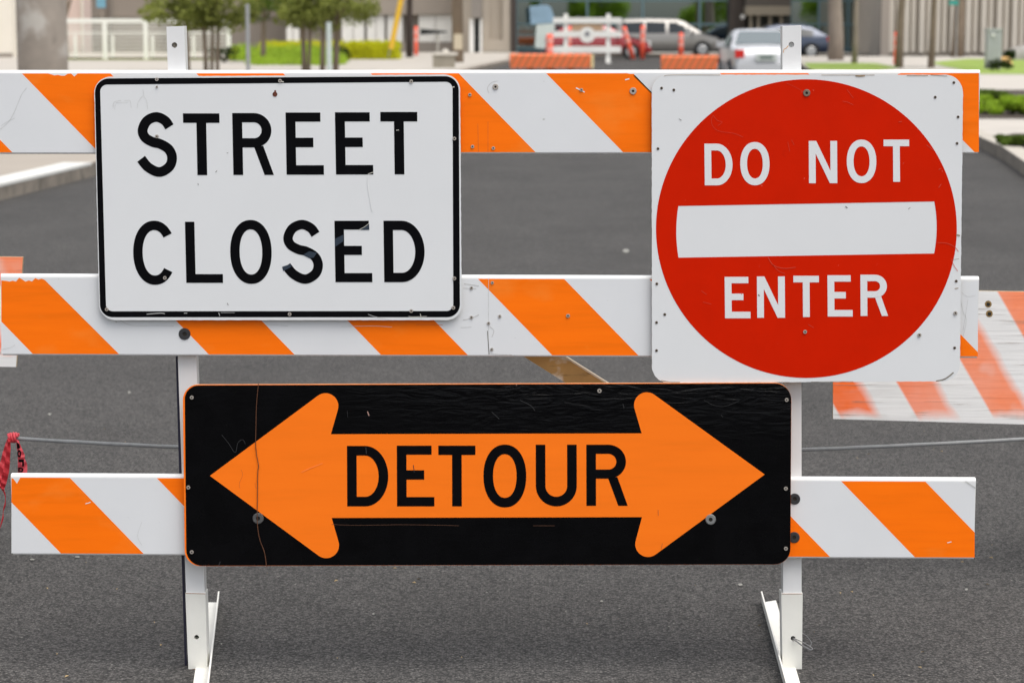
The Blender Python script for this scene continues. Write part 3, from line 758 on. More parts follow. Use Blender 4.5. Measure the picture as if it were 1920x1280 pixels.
# ---------------------------------------------------------------- sign DETOUR
Y3 = 5.778
s3 = empty('detour_sign', (at(912, 1059, Y3)[0], Y3, at(912, 1059, Y3)[2]), 'long black DETOUR sign with an orange double-headed arrow', 'sign')
sign_orange = mat('sign_orange', (1.0, .20, .012), .35, spec=.12, noise=.045, scale=10, stretch=(.3, 1, 3))
def detour_black():
    m = mat('sheet_black', (.0025, .0025, .003), .25, noise=.3, scale=14, spec=.10)
    n = m.node_tree.nodes; l = m.node_tree.links; b = n['Principled BSDF']
    tc = n.new('ShaderNodeTexCoord')
    mp = n.new('ShaderNodeMapping'); mp.inputs['Scale'].default_value = (1.2, 1, 6)
    l.new(tc.outputs['Object'], mp.inputs[0])
    a = n.new('ShaderNodeTexNoise'); a.inputs['Scale'].default_value = 9; a.inputs['Detail'].default_value = 5; a.inputs['Distortion'].default_value = 1.2
    l.new(mp.outputs[0], a.inputs['Vector'])
    sp_ = n.new('ShaderNodeSeparateXYZ'); l.new(tc.outputs['Object'], sp_.inputs[0])
    mk = n.new('ShaderNodeMapRange'); mk.inputs[1].default_value = .30; mk.inputs[2].default_value = .44; mk.inputs[3].default_value = .04; mk.inputs[4].default_value = .7
    l.new(sp_.outputs[2], mk.inputs[0])
    mk2 = n.new('ShaderNodeMapRange'); mk2.inputs[1].default_value = -.45; mk2.inputs[2].default_value = .05; mk2.inputs[3].default_value = .12; mk2.inputs[4].default_value = 1
    l.new(sp_.outputs[0], mk2.inputs[0])
    ml = n.new('ShaderNodeMath'); ml.operation = 'MULTIPLY'; l.new(mk.outputs[0], ml.inputs[0]); l.new(mk2.outputs[0], ml.inputs[1])
    bp = n.new('ShaderNodeBump'); bp.inputs['Distance'].default_value = .012
    l.new(ml.outputs[0], bp.inputs['Strength']); l.new(a.outputs[0], bp.inputs['Height']); l.new(bp.outputs[0], b.inputs['Normal'])
    # dusty film
    f = n.new('ShaderNodeTexNoise'); f.inputs['Scale'].default_value = 5; f.inputs['Detail'].default_value = 8; f.inputs['Roughness'].default_value = .7
    l.new(mp.outputs[0], f.inputs['Vector'])
    return m
out3 = fillet([(342.5, 721.5), (1484, 717.5), (1482, 1057.5), (346.5, 1060.5)], [28, 32, 30, 30], 10)
mb = MB(); mb.prism([at(x, y, Y3) for x, y in out3], .012, 0, 1); pan3 = mb.build('panel', [sign_orange, mat('plywood_edge', (.62, .25, .1), .8, noise=.2, scale=60)], s3)
inn3 = fillet([(346.2, 722.3), (1483.8, 718.2), (1481.9, 1057.3), (349.6, 1060)], [26, 31, 30, 30], 10)
mb = MB(); mb.flat([at(x, y, Y3-.0005) for x, y in inn3]); mb.build('black_field', detour_black(), s3)
def inter(p, q, a, b):
    d1 = (q[0]-p[0], q[1]-p[1]); d2 = (b[0]-a[0], b[1]-a[1])
    t = ((a[0]-p[0])*d2[1]-(a[1]-p[1])*d2[0])/(d1[0]*d2[1]-d1[1]*d2[0]); return (p[0]+d1[0]*t, p[1]+d1[1]*t)
tipL, tipR = (393.6, 891.5), (1433.8, 889)
ul = inter(tipL, (597.5, 740.5), (620.4, 813.4), (633.3, 768)); ll = inter(tipL, (596, 1040), (621.9, 970.3), (635.6, 1018))
ur = inter(tipR, (1228, 740.5), (1203.2, 812), (1189.8, 766)); lr = inter(tipR, (1229, 1039), (1203.8, 969), (1191.2, 1016))
arrow = fillet([tipL, ul, (620.4, 813.6), (1203.2, 812), ur, tipR, lr, (1203.8, 968.8), (621.9, 970.4), ll], [0, 24, 0, 0, 24, 0, 24, 0, 0, 24], 14)
mb = MB(); mb.flat([at(x, y, Y3-.0009) for x, y in arrow]); mb.build('arrow', sign_orange, s3)
lettering('lettering', [('D', 650.5, 728.3, 835.5, 948.7, .6), ('E', 744, 814.6, 835, 948.7, .5), ('T', 821.8, 891.7, 835, 948.7, .3), ('O', 906.4, 986.8, 833, 950.7, .2), ('U', 1004.5, 1081.6, 833.2, 948.7, .3), ('R', 1099.3, 1177, 833.2, 947.6, .3)], 18, Y3-.0013, ink_black, s3)
screws([(359.5, 745), (353, 913.5), (359.5, 1034.5), (1475, 749.5), (1473.5, 915.5), (1473.5, 1028), (1124, 732.5, 3.8)], Y3-.0014, s3, 3.4)
screws([(484, 971.5)], Y3-.0014, s3, 9.5, mat('washer_grey', (.1, .1, .1), .5, metal=.3, noise=.3, scale=120), 'bolt')
screws([(1332.5, 973.5)], Y3-.0014, s3, 9, steel, 'bolt')
YM3 = Y3-.0017
marks('scuff_mark', [([(416, 815), (428, 830), (441, 848), (446, 830), (455, 824), (460, 832)], 1.3, 0, YM3), ([(622, 982), (655, 984), (720, 983.5), (752, 983), (830, 984), (860, 985)], .8, 1, YM3), ([(1000, 985), (1040, 985)], .8, 1, YM3),
    ([(452, 880), (455, 890), (449, 905), (450, 915)], .7, 2, YM3), ([(478, 905), (480, 915)], .7, 2, YM3), ([(1234, 955), (1234.5, 966)], 1.6, 2, YM3), ([(1242, 1018), (1240, 1028)], 1.4, 2, YM3), ([(651, 770), (652, 782)], .9, 0, YM3),
    ([(689, 771), (692, 779)], 2.6, 3, YM3), ([(1168, 757), (1170, 765)], 1.8, 0, YM3), ([(565, 885), (580, 878), (605, 868)], 2.2, 4, YM3), ([(775, 871), (777, 885)], 1.6, 0, YM3), ([(686, 838), (687, 850)], 2, 0, YM3), ([(968, 723), (969, 720)], 1, 3, YM3),
    ([(1352, 777), (1355, 782)], 1, 0, YM3), ([(410, 1060), (413, 1052)], 2, 0, YM3), ([(1320, 750), (1340, 760), (1360, 761), (1385, 752)], 1.0, 5, YM3),
    ([(922, 772), (936, 785)], 1.6, 5, YM3), ([(975, 750), (995, 760), (1003, 770)], 1.6, 5, YM3)], pan3,
    [mat('scuff_film', (.018, .018, .02), .6), mat('scratch_tan', (.12, .05, .025), .7), mat('scratch_rust', (.55, .13, .02), .7), mat('scratch_peach', (.4, .24, .2), .7), mat('orange_pale', (1, .24, .035), .5), mat('film_dark', (.02, .02, .021), .6)])
# rusty wire hanging over the sign (a thing of its own, lying on it)
wp = [(485, 719, .0), (484.5, 722, .003), (481, 760, .002), (480, 800, .002), (479.5, 830, .002), (481, 850, .002), (485, 872, .002), (483.5, 885, .002), (483, 930, .002), (482.5, 962, .003), (483, 985, .002), (487, 1010, .002), (496, 1035, .002), (500, 1062, .003)]
mb = MB(); mb.tube(smooth_path([(lambda q: (q[0], q[1]-d, q[2]))(at(x, y, Y3-.0012)) for x, y, d in wp], 5), .00105, 6)
tag(mb.build('rusty_wire', mat('rusty_wire', (.10, .035, .012), .7, noise=.3, scale=200)), 'thin rusty wire hanging down over the left arrowhead of the DETOUR sign', 'wire')

# ---------------------------------------------------------------- steel cable and ribbon
YC = 6.02
cp_px = [(-1500, 700), (-700, 765), (-300, 799), (0, 819.5), (120, 827), (340, 838), (650, 848), (950, 853), (1250, 850), (1505, 843), (1700, 834.5), (1920, 823), (2300, 800), (3300, 730)]
path = smooth_path([at(x, y, YC) for x, y in cp_px], 14)
mb = MB()
# seven-strand rope: six strands wound round a core
def rope(path, R0, rs, twist, step=.006):
    P = [Vector(p) for p in path]; 
    L = [0]
    for i in range(1, len(P)): L.append(L[-1]+(P[i]-P[i-1]).length)
    def pos(s_):
        import bisect
        i = min(max(bisect.bisect(L, s_)-1, 0), len(P)-2); t = (s_-L[i])/(L[i+1]-L[i]); return P[i].lerp(P[i+1], t)
    return L[-1], pos
LT, pos = rope(path, 0, 0, 0)
xa = 0; ss = []; s_ = 0.0
while s_ <= LT:
    ss.append(s_); s_ += .0055 if abs(pos(s_).x) < 1.35 else .05
core = [pos(s_) for s_ in ss]
near = [(s_, c) for s_, c in zip(ss, core) if abs(c.x) < 1.35]
rb = .0034
for k in range(6):
    pts = []
    for s_, c in near:
        a = 2*math.pi*(s_/.045)+k*math.pi/3
        pts.append((c.x, c.y+math.cos(a)*.0033, c.z+math.sin(a)*.0033))
    mb.tube(pts, .0021, 5)
mb.tube([c for c in core if c.x <= -1.34], .0052, 6); mb.tube([c for c in core if c.x >= 1.34], .0052, 6)
tag(mb.build('steel_cable', mat('galvanised', (.27, .275, .275), .5, metal=.3, noise=.12, scale=60), smooth=True), 'grey twisted steel cable slung low behind the barricade', 'cable')
rib = empty('flagging_tape', at(25, 821, YC), 'red flagging tape with black letters knotted on the steel cable', 'ribbon')
red_tape = mat('red_tape', (.52, .02, .03), .45, noise=.2, scale=30, stretch=(3, 1, .6), bump=.5, bscale=40, bstretch=(3, 1, .5))
red_light = mat('red_tape_light', (.66, .06, .08), .45, noise=.12, scale=30)
def ribbon(lft, rgt, Y, wave=.004, mi=0, mb=None):
    n = len(lft)
    A = [at(x, y, Y-wave*math.sin(i*1.3)) for i, (x, y) in enumerate(lft)]; B_ = [at(x, y, Y+wave*math.sin(i*1.3+.8)) for i, (x, y) in enumerate(rgt)]
    m_ = [tuple((a+b)/2 for a, b in zip(p, q)) for p, q in zip(A, B_)]
    m_ = [(p[0], p[1]-.006, p[2]) for p in m_]
    for i in range(n-1):
        mb.flat([A[i], m_[i], m_[i+1], A[i+1]], mi); mb.flat([m_[i], B_[i], B_[i+1], m_[i+1]], mi)
mb = MB()
lf = smooth_path([(14, 821), (10, 832), (5, 848), (0, 868), (-6, 890), (-3, 908), (3, 918)], 5); rf = smooth_path([(19, 822), (20, 835), (19, 858), (17.5, 880), (13, 902), (9, 914), (7, 920)], 5)
ribbon(lf, rf, YC-.015, .004, 0, mb)
mb.build('tail', red_tape, rib, smooth=True)
mb = MB()
lf = smooth_path([(30, 822), (31, 836), (33, 850), (33.5, 868), (33.5, 890), (33, 905)], 5); rf = smooth_path([(34, 824), (40, 838), (46, 852), (46.5, 860), (51, 872), (50, 905)], 5)
ribbon(lf, rf, YC-.012, .003, 0, mb)
mb.build('tail', red_light, rib, smooth=True)
mb = MB()
Yk = YC-.022
for q in ([(31, 828), (36, 832), (38, 840), (32, 841)], ):
    mb.flat([at(x, y, Yk) for x, y in q])
for c0, c1, w_, h_ in ((36, 850, 7.5, 14), ):
    for pol in ring(ell(c0, c1, w_/2, h_/2, 0, 360, 20), ell(c0, c1, w_/2-2.4, h_/2-3.6, 0, 360, 20)): mb.flat([at(x, y, Yk) for x, y in pol])
for q in ([(34.5, 861), (45, 861), (45, 874), (41.6, 874), (41.6, 866), (34.5, 866)],): mb.flat([at(x, y, Yk) for x, y in q])
for pol in glyph('D', 10, 9, 3): mb.flat([at(34+y*0+x, 876+y, Yk) for x, y in pol])
mb.build('printed_letters', ink_black, rib)
mb = MB()
mb.tube(smooth_path([at(6, 917, YC-.01), at(10, 930, YC-.01), at(9.5, 945, YC-.01), at(6, 958, YC-.01), at(5, 972, YC-.01), at(-2, 994, YC-.01), at(-8, 1010, YC-.01)], 5), [.0016+.0008*math.sin(i*.7) for i in range(31)], 6)
mb.build('string', red_tape, rib, smooth=True)
mb = MB()
kc_ = Vector(at(25, 820, YC))
for i in range(3):
    t = [(kc_.x-.012+.024*j/8, kc_.y+.0115*math.cos(j*.9+i*2), kc_.z+.0115*math.sin(j*.9+i*2)) for j in range(9)]
    mb.tube(t, .0035, 6)
mb.build('knot', red_light, rib, smooth=True)

# ---------------------------------------------------------------- plywood board barricades behind
YW = 6.75
def plank_barrier(tl, tr, br, bl_, Y, x0px, perpx, slope, width, label, holes, legs, mname):
    o = empty('plank_barricade', (at(*bl_, Y)[0], Y+.01, 0), label, 'barricade', 'plywood barricades with sprayed orange bands')
    org = at(*bl_, Y)
    pm_ = ppm(Y, bl_[1])
    m = sprayed_wood_mat(mname, (x0px-bl_[0])/pm_, perpx/pm_, slope, width)
    mb = MB(); mb.prism([at(*p, Y) for p in (tl, tr, br, bl_)], .016, 0, 1)
    b = mb.build('board', [m, mat('ply_edge', (.36, .28, .17), .9, noise=.3, scale=30)], o, origin=org)
    for hx, hy in holes:
        mb = MB(); mb.flat(disc_px(hx, hy, 6.5, Y-.0005), 0); mb.flat(disc_px(hx, hy+.5, 3.6, Y-.0009), 1); mb.build('knot_hole', [mat('hole_brown', (.27, .17, .06), .9, noise=.4, scale=90), dark_hole], b)
    for lx in legs:                     # A-frame legs
        top = at(lx, tl[1]-6, Y)
        for s_ in (-1, 1):
            mb = MB(); h = top[2]
            f0 = (top[0], Y+.035+.02*s_, h+.04); f1 = (top[0], Y+.035+.33*s_, 0)
            if s_ < 0: f0 = (top[0], Y+.04, h+.04); f1 = (top[0], Y+.03-.0, 0)
            if s_ > 0: f0 = (top[0], Y+.08, h+.04); f1 = (top[0], Y+.55, 0)
            wv = .045; t = .036
            mb.add([(f1[0]-wv, f1[1], 0), (f1[0]+wv, f1[1], 0), (f0[0]+wv, f0[1], f0[2]), (f0[0]-wv, f0[1], f0[2]),
                    (f1[0]-wv, f1[1]+t, 0), (f1[0]+wv, f1[1]+t, 0), (f0[0]+wv, f0[1]+t, f0[2]), (f0[0]-wv, f0[1]+t, f0[2])],
                   [(0, 1, 2, 3), (7, 6, 5, 4), (0, 4, 5, 1), (1, 5, 6, 2), (2, 6, 7, 3), (3, 7, 4, 0)])
            mb.build('leg', mat('leg_wood', (.66, .63, .58), .8, noise=.15, scale=9), o)
    return o
plank_barrier((1562, 541), (2700, 560), (2700, 818), (1562, 785), YW, 1576, 143, .6, .5, 'weathered plywood board barricade sprayed with orange bands, behind the right end of the rails', [(1853, 570), (1855, 588)], [2080, 2560], 'sprayed_wood')
plank_barrier((-900, 470), (43, 482), (30, 688), (-900, 664), YW+.1, -62, 139, .58, .62, 'plywood barricade with pinkish orange paint, its end behind the left end of the middle rail', [], [-150, -780], 'sprayed_wood_b')

exec_bg = True
# ================================================================ BACKGROUND
foliage_cols = {
    'olive': mat('foliage_olive', (.255, .285, .07), .6, noise=.65, scale=1.0, coords='Object'),
    'bright': mat('foliage_bright', (.32, .46, .04), .6, noise=.35, scale=2.2),
    'yellow': mat('foliage_yellow', (.56, .56, .02), .6, noise=.25, scale=2.5),
    'dark': mat('foliage_dark', (.035, .055, .012), .7, noise=.5, scale=2),
    'mid': mat('foliage_mid', (.13, .20, .03), .6, noise=.45, scale=.8)}
for m in list(foliage_cols.values()):
    nn = m.node_tree.nodes; ll = m.node_tree.links; pb = nn['Principled BSDF']; pb.inputs['Specular IOR Level'].default_value = .2
    tr = nn.new('ShaderNodeBsdfTranslucent'); mxs = nn.new('ShaderNodeMixShader'); mxs.inputs[0].default_value = .5
    src = pb.inputs['Base Color'].links[0].from_socket; ll.new(src, tr.inputs['Color'])
    ll.new(pb.outputs[0], mxs.inputs[1]); ll.new(tr.outputs[0], mxs.inputs[2]); ll.new(mxs.outputs[0], nn['Material Output'].inputs['Surface'])
bark = mat('bark', (.19, .145, .105), .9, noise=.25, scale=4, stretch=(1, 1, .4))
bark_dark = mat('bark_dark', (.05, .035, .028), .9, noise=.3, scale=3, stretch=(1, 1, .4))
bark_grey = mat('bark_grey', (.25, .205, .17), .9, noise=.2, scale=3, stretch=(1, 1, .4))
def leaves(mb, blobs, n, size, rnd, flat=1.0):
    for _ in range(n):
        c, r = rnd.choice(blobs)
        while True:
            d = Vector((rnd.uniform(-1, 1), rnd.uniform(-1, 1), rnd.uniform(-1, 1)))
            if .1 < d.length < 1: break
        d = d.normalized()*(d.length**.5)
        p = Vector(c)+Vector((d.x*r[0], d.y*r[1], d.z*r[2]))
        a = Vector((rnd.uniform(-1, 1), rnd.uniform(-1, 1), rnd.uniform(-.6, .6))).normalized(); b = a.orthogonal().normalized()
        b = (Matrix.Rotation(rnd.uniform(0, 6.28), 3, a) @ b); s_ = size*rnd.uniform(.6, 1.3)
        mb.add([p-a*s_, p-b*s_*.45, p+a*s_, p+b*s_*.45], [(0, 1, 2, 3)])
def tree(name, label, cat, x, Y, trunks, crown, nleaf, lsize, fm, bm, seed, group=None, extra_h=0, z0=0):
    """trunks: list of (dx0, dx1, h, r); crown: list of ((dx,dy,z),(rx,ry,rz))"""
    rnd = random.Random(seed)
    o = empty(name, (x, Y, z0), label, cat, group)
    for dx0, dx1, h, r in trunks:
        mb = MB(); k = 7
        pts = [(x+dx0+(dx1-dx0)*(i/k)+rnd.uniform(-.15, .15)*r, Y+rnd.uniform(-.15, .15)*r, z0-.05+h*i/k) for i in range(k+1)]
        mb.tube(pts, [r*(1.15-.6*i/k) for i in range(k+1)], 10)
        # limbs
        for j in range(4):
            i0 = rnd.randint(k//2, k-1); a = rnd.uniform(0, 6.28); q = Vector(pts[i0])
            e = q+Vector((math.cos(a)*h*.25, math.sin(a)*h*.25, h*.3))
            mb.tube([q, q.lerp(e, .5)+Vector((0, 0, .1)), e], [r*.5, r*.35, r*.15], 6)
        mb.build('trunk', bm, o, smooth=True)
    if crown:
        mb = MB(); leaves(mb, [((x+c[0], Y+c[1], z0+c[2]), r) for c, r in crown], nleaf, lsize, rnd)
        mb.build('crown', fm, o)
    return o
def pxX(px, Y): return at(px, 60, Y)[0]
def zpx(py, Y): return at(960, py, Y)[2]

# ---- far left: cream wall, concrete column
cream = mat('cream_wall', (.74, .69, .60), .8, noise=.03, scale=1)
bcol = mat('building_taupe', (.33, .285, .24), .85, noise=.06, scale=.5)
bcol2 = mat('building_taupe_dark', (.27, .235, .20), .85, noise=.06, scale=.5)
pinkw = mat('pink_wall', (.72, .58, .52), .8, noise=.03, scale=1)
def wallbox(mb, px0, px1, zlo, zhi, Y, dep, mi=0): mb.box(pxX(px0, Y), pxX(px1, Y), Y, Y+dep, zlo, zhi, mi)
b1 = empty('cream_building', (pxX(0, 98), 98, 0), 'pale cream wall of a building at the left edge behind the concrete pillar', 'building')
mb = MB(); wallbox(mb, -420, 22, .1, 9, 98, 12); mb.build('wall', cream, b1)
mb = MB(); wallbox(mb, -420, 22.5, .1, .32, 97.95, .05); mb.build('plinth', bcol2, b1)
# big round pillar
Yp = 38.0
o = empty('concrete_pillar', (pxX(67, Yp), Yp+.5, HL), 'thick round mottled grey concrete pillar on the left pavement', 'pillar')
xc = pxX(67, Yp); rr = 47.5/ppm(Yp, 60)
pm_ = mat('pillar_concrete', (.235, .205, .175), .85, noise=.18, scale=2.2, spots=[((.36, .34, .31), 2.4, .56, .14, (1, 1, .7)), ((.15, .13, .11), 3.2, .62, .14, (1, 1, .6))])
mb = MB(); mb.tube([(xc, Yp+.5, HL-.01), (xc, Yp+.5, .6), (xc, Yp+.5, 6.5)], [rr*1.0, rr, rr*.99], 48, cap=True); mb.build('shaft', pm_, o, smooth=True)
mb = MB(); mb.cyl((xc, Yp+.5, HL), (0, 0, 1), rr*1.04, .06, 48); mb.build('base', pm_, o)
mb = MB(); mb.cyl((xc, Yp+.5, 6.2), (0, 0, 1), rr*1.3, .4, 48); mb.build('cap', pm_, o)

# ---- taupe building, centre-left
Yb = 116.0
b2 = empty('taupe_building', (pxX(450, Yb), Yb, 0), 'long taupe office building behind the trees with pale window bands', 'building')
mb = MB()
zt = 9.0
wallbox(mb, -700, 532, .05, zt, Yb+3, 8)                 # recessed main wall on the left
wallbox(mb, 532, 866, .05, zpx(80, Yb), Yb, 10, 0)
wallbox(mb, 532, 866, zpx(28, Yb), zt, Yb-.08, 11, 0)
wallbox(mb, 532, 866, zpx(80, Yb), zpx(28, Yb), Yb+.4, 9, 1)
mb.build('wall', [bcol, bcol2], b2)
mb = MB(); wallbox(mb, 310, 330, .05, zt, Yb+2.7, .3); wallbox(mb, 205, 212, .05, zt, Yb+2.8, .2); mb.build('pilaster', bcol2, b2)
blind = mat('white_blind', (.88, .86, .80), .6, noise=.03, scale=3, spots=[((.66, .64, .6), 5, .6, .1, (3, 1, .1))])
for a, b_ in ((536, 562), (640, 684), (687, 722), (725, 756), (784, 848)):
    mb = MB(); wallbox(mb, a, b_, zpx(79, Yb), zpx(29, Yb), Yb+.12, .1); wdw = mb.build('window', blind, b2)
    mb = MB()
    for q in (a, (a+b_)/2, b_-1): wallbox(mb, q, q+1, zpx(79, Yb), zpx(29, Yb), Yb+.09, .05)
    mb.build('frame', bcol2, wdw)
mb = MB(); wallbox(mb, 150, 532, zpx(34, Yb+3), zpx(30, Yb+3), Yb+2.9, .1, 0); mb.build('ledge', bcol2, b2)
b3 = empty('pink_building', (pxX(137, 114), 114, 0), 'pale pink building corner above the white fence', 'building')
mb = MB(); wallbox(mb, -300, 155, .05, 8, 114, 2.5); mb.build('wall', pinkw, b3)
mb = MB(); wallbox(mb, 152, 156.5, .05, 8, 113.9, .1); mb.build('corner_trim', cream, b3)
sb = empty('blue_sign', (pxX(190, 112), 112, .05), 'small blue square sign on a post beyond the white fence', 'sign')
mb = MB(); wallbox(mb, 182, 199, zpx(15, 112), zpx(-14, 112), 112, .05); mb.build('panel', mat('sign_blue', (.16, .36, .48), .5), sb)
mb = MB(); mb.cyl((pxX(190.5, 112), 112.08, .05), (0, 0, 1), .05, 2.9, 10); mb.build('pole', bcol2, sb)

# ---- white fence
Yf = 92.0
wf = empty('white_fence', (pxX(260, Yf), Yf, HL), 'white metal railing fence with thin horizontal bars on a low wall', 'fence')
wmet = mat('white_metal', (.80, .79, .75), .5, noise=.02)
zb = zpx(108, Yf); zt_ = zpx(35.5, Yf)
mb = MB(); wallbox(mb, 118, 430, zt_-.16, zt_, Yf, .08); mb.build('top_rail', wmet, wf)
for q, w_ in ((117, 8), (192, 8), (268.5, 8), (345, 8), (424, 8)):
    mb = MB(); wallbox(mb, q, q+w_, HL, zt_-.004, Yf-.03, .14); mb.build('post', wmet, wf)
for q in (138, 208, 283, 360, 395):
    mb = MB(); wallbox(mb, q, q+5, zb, zpx(66, Yf), Yf+.02, .04); mb.build('brace_post', wmet, wf)
mb = MB()
for i in range(9):
    y = 46+i*6.9; th = 2.0 if i != 2 else 3.6
    wallbox(mb, 118, 430, zpx(y+th, Yf), zpx(y, Yf), Yf+.03, .03)
mb.build('bar_row', wmet, wf)
mb = MB(); wallbox(mb, 120, 470, HL-.005, zb, Yf+.1, .3); mb.build('base_wall', mat('low_wall', (.2, .18, .14), .9, noise=.2, scale=3), wf)
# grassy strip behind the fence
gpoly('lawn', [(60, 113.0), (480, 113.0), (480, 110), (60, 110)], HL+.02, mat('lawn_pale', (.28, .3, .12), .9, noise=.15, scale=2))
# leafless bush behind fence
rnd = random.Random(4)
sh = empty('bare_sapling', (pxX(124, 96), 96, HL), 'thin bare sapling standing beside the grey pillar behind the fence', 'tree')
mb = MB()
for e in ((123, -20, 4), (142, -30, 3), (130, -60, 3)): mb.tube([(pxX(124, 96), 96, HL), (pxX(124, 96), 96, zpx(32, 96)), at(e[0], e[1], 96)], [.09, .07, .03], 7)
mb.build('trunk', bark, sh)

# ---- trees on the left pavement
Yt = 70.0
def tz(py): return zpx(py, Yt)
def leafy(px, spread, base_py, stems, seed, label, fm='olive', n=4800, Y=Yt, top=4.2):
    pm2 = ppm(Y, 60); rnd = random.Random(seed); crown = []
    for _ in range(30):
        t = rnd.random(); z = zpx(base_py, Y)+rnd.uniform(.15, 1.0)**1*(top-1) * (.9 if rnd.random() < .5 else .45)
        dx = rnd.uniform(-1, 1)*spread/pm2
        crown.append(((dx, rnd.uniform(-.9, .9), z-HL), (rnd.uniform(.22, .5), rnd.uniform(.3, .6), rnd.uniform(.4, .85))))
    # ragged lower fringe
    for _ in range(12):
        dx = rnd.uniform(-1, 1)*spread/pm2*.95
        crown.append(((dx, rnd.uniform(-.7, .7), zpx(base_py-rnd.uniform(0, 26), Y)+.12-HL), (rnd.uniform(.25, .55), .4, rnd.uniform(.12, .28))))
    return tree('slender_tree', label, 'tree', pxX(px, Y), Y, [((s0-px)/pm2, (s1-px)/pm2, top-.6, r) for s0, s1, r in stems], crown, n, .075, foliage_cols[fm], bark, seed, 'young trees on the left pavement', z0=HL)
leafy(338, 62, 44, [(352, 345, .055)], 11, 'young olive-green tree just right of the white fence, leftmost of the row')
leafy(405, 70, 58, [(385, 380, .06), (396, 402, .05), (406, 415, .05)], 12, 'three-stemmed young tree with olive-green leaves beyond the left post')
leafy(520, 66, 30, [(492, 500, .09)], 13, 'darker green tree standing behind the bright hedge', 'mid', 3600, 84)
leafy(575, 48, 52, [(570, 565, .07), (578, 588, .05)], 14, 'young two-stemmed tree in front of the hedge, beyond the STREET CLOSED sign')
leafy(632, 58, 42, [(603, 610, .07), (628, 640, .08)], 15, 'young light green tree at the right end of the leafy row', 'olive')
for px, top_, col_, r_, lab in ((464.5, 8, (.3, .31, .32), .055, 'grey metal sign pole in front of the bright ground cover'), (616.5, 42, (.5, .56, .54), .075, 'pale green-grey metal post between the tree trunks')):
    o = empty('metal_post', (pxX(px, 66), 66, HL), lab, 'post')
    mb = MB(); mb.cyl((pxX(px, 66), 66, HL), (0, 0, 1), r_, zpx(top_, 66)-HL, 12); mb.build('pole', mat('post_metal_%d' % px, col_, .5, metal=.3, noise=.1), o)
    mb = MB(); mb.cyl((pxX(px, 66), 66, HL), (0, 0, 1), r_*1.8, .05, 12); mb.build('base', bcol2, o)
# ---- hedges and ground cover
def hedge(name, label, px0, px1, pyt, Y, dep, fm, seed, cat='hedge', n=5200, top_var=.08):
    rnd = random.Random(seed); x0, x1 = pxX(px0, Y), pxX(px1, Y); zt2 = zpx(pyt, Y)
    o = empty(name, ((x0+x1)/2, Y+dep/2, HL), label, cat)
    mb = MB(); mb.box(x0+.1, x1-.1, Y+.12, Y+dep-.12, HL, zt2-.1); mb.build('core', foliage_cols[fm], o)
    mb = MB(); bl_ = []
    k = int((x1-x0)/.35)+1
    for i in range(k):
        for j in range(int(dep/.4)+1):
            for zz in range(int((zt2-HL)/.3)+1):
                bl_.append(((x0+.15+(x1-x0-.3)*i/max(1, k-1), Y+.15+j*.4, HL+.12+zz*.3*(zt2-HL-.2)/max(.3, (zt2-HL-.3))), (.24, .24, .2+top_var*rnd.random())))
    leaves(mb, [b for b in bl_ if b[0][2] < zt2-.02], n, .05, rnd)
    mb.build('leaves', foliage_cols[fm], o); return o
hedge('box_hedge', 'clipped yellow-green hedge at the right end of the planting, beside the dark trunk', 648, 744, 77, 92.5, 2.5, 'yellow', 31, n=9000)
hedge('box_hedge', 'low yellow-green hedge running behind the young trees', 484, 644, 84, 95, 1.6, 'yellow', 32, n=9000)
# ground cover
rnd = random.Random(5)
mb = MB(); bl_ = []
for _ in range(420):
    u = rnd.random(); Y = rnd.uniform(80, 94); px = rnd.uniform(438, 640); h = .1+.5*(Y-80)/14*rnd.uniform(.6, 1)
    if px < 470 and Y < 88: continue
    bl_.append(((pxX(px, Y), Y, HL+h*.6), (.3, .4, .12+h*.4)))
leaves(mb, bl_, 15000, .06, rnd)
tag(mb.build('ground_cover', foliage_cols['bright']), 'bright green ground cover sloping up to the hedge', 'ground cover', kind='stuff')
# small yellow bush and dark shrubs
def shrub(label, px, py_base, w_px, h_px, Y, fm, seed, n=700, name='shrub', group=None, z0=HL, ls=.05):
    rnd = random.Random(seed); pm2 = ppm(Y, py_base); x = pxX(px, Y); w_, h_ = w_px/pm2, h_px/pm2
    o = empty(name, (x, Y, z0), label, 'shrub', group)
    mb = MB()
    for i in range(7):
        a = rnd.uniform(0, 6.28); mb.tube([(x, Y, z0-.02), (x+math.cos(a)*w_*.3, Y+math.sin(a)*w_*.3, z0+h_*.7)], [.02*w_+.004, .008*w_+.002], 5)
    mb.build('stems', bark_dark, o)
    mb = MB(); bl_ = [((x+rnd.uniform(-.38, .38)*w_, Y+rnd.uniform(-.35, .35)*w_, z0+h_*rnd.uniform(.25, .75)), (w_*.22, w_*.22, h_*.25)) for _ in range(12)]
    leaves(mb, bl_, n, ls, rnd); mb.build('leaves', foliage_cols[fm], o); return o
shrub('dark green shrub at the foot of the fence between two trunks', 420, 125, 60, 32, 86, 'dark', 41)
shrub('small bush with yellow tips beside the left tree group', 438, 108, 26, 26, 90, 'yellow', 42)
shrub('dark shrub tucked against the left end of the clipped hedge', 640, 122, 34, 34, 88, 'dark', 43)
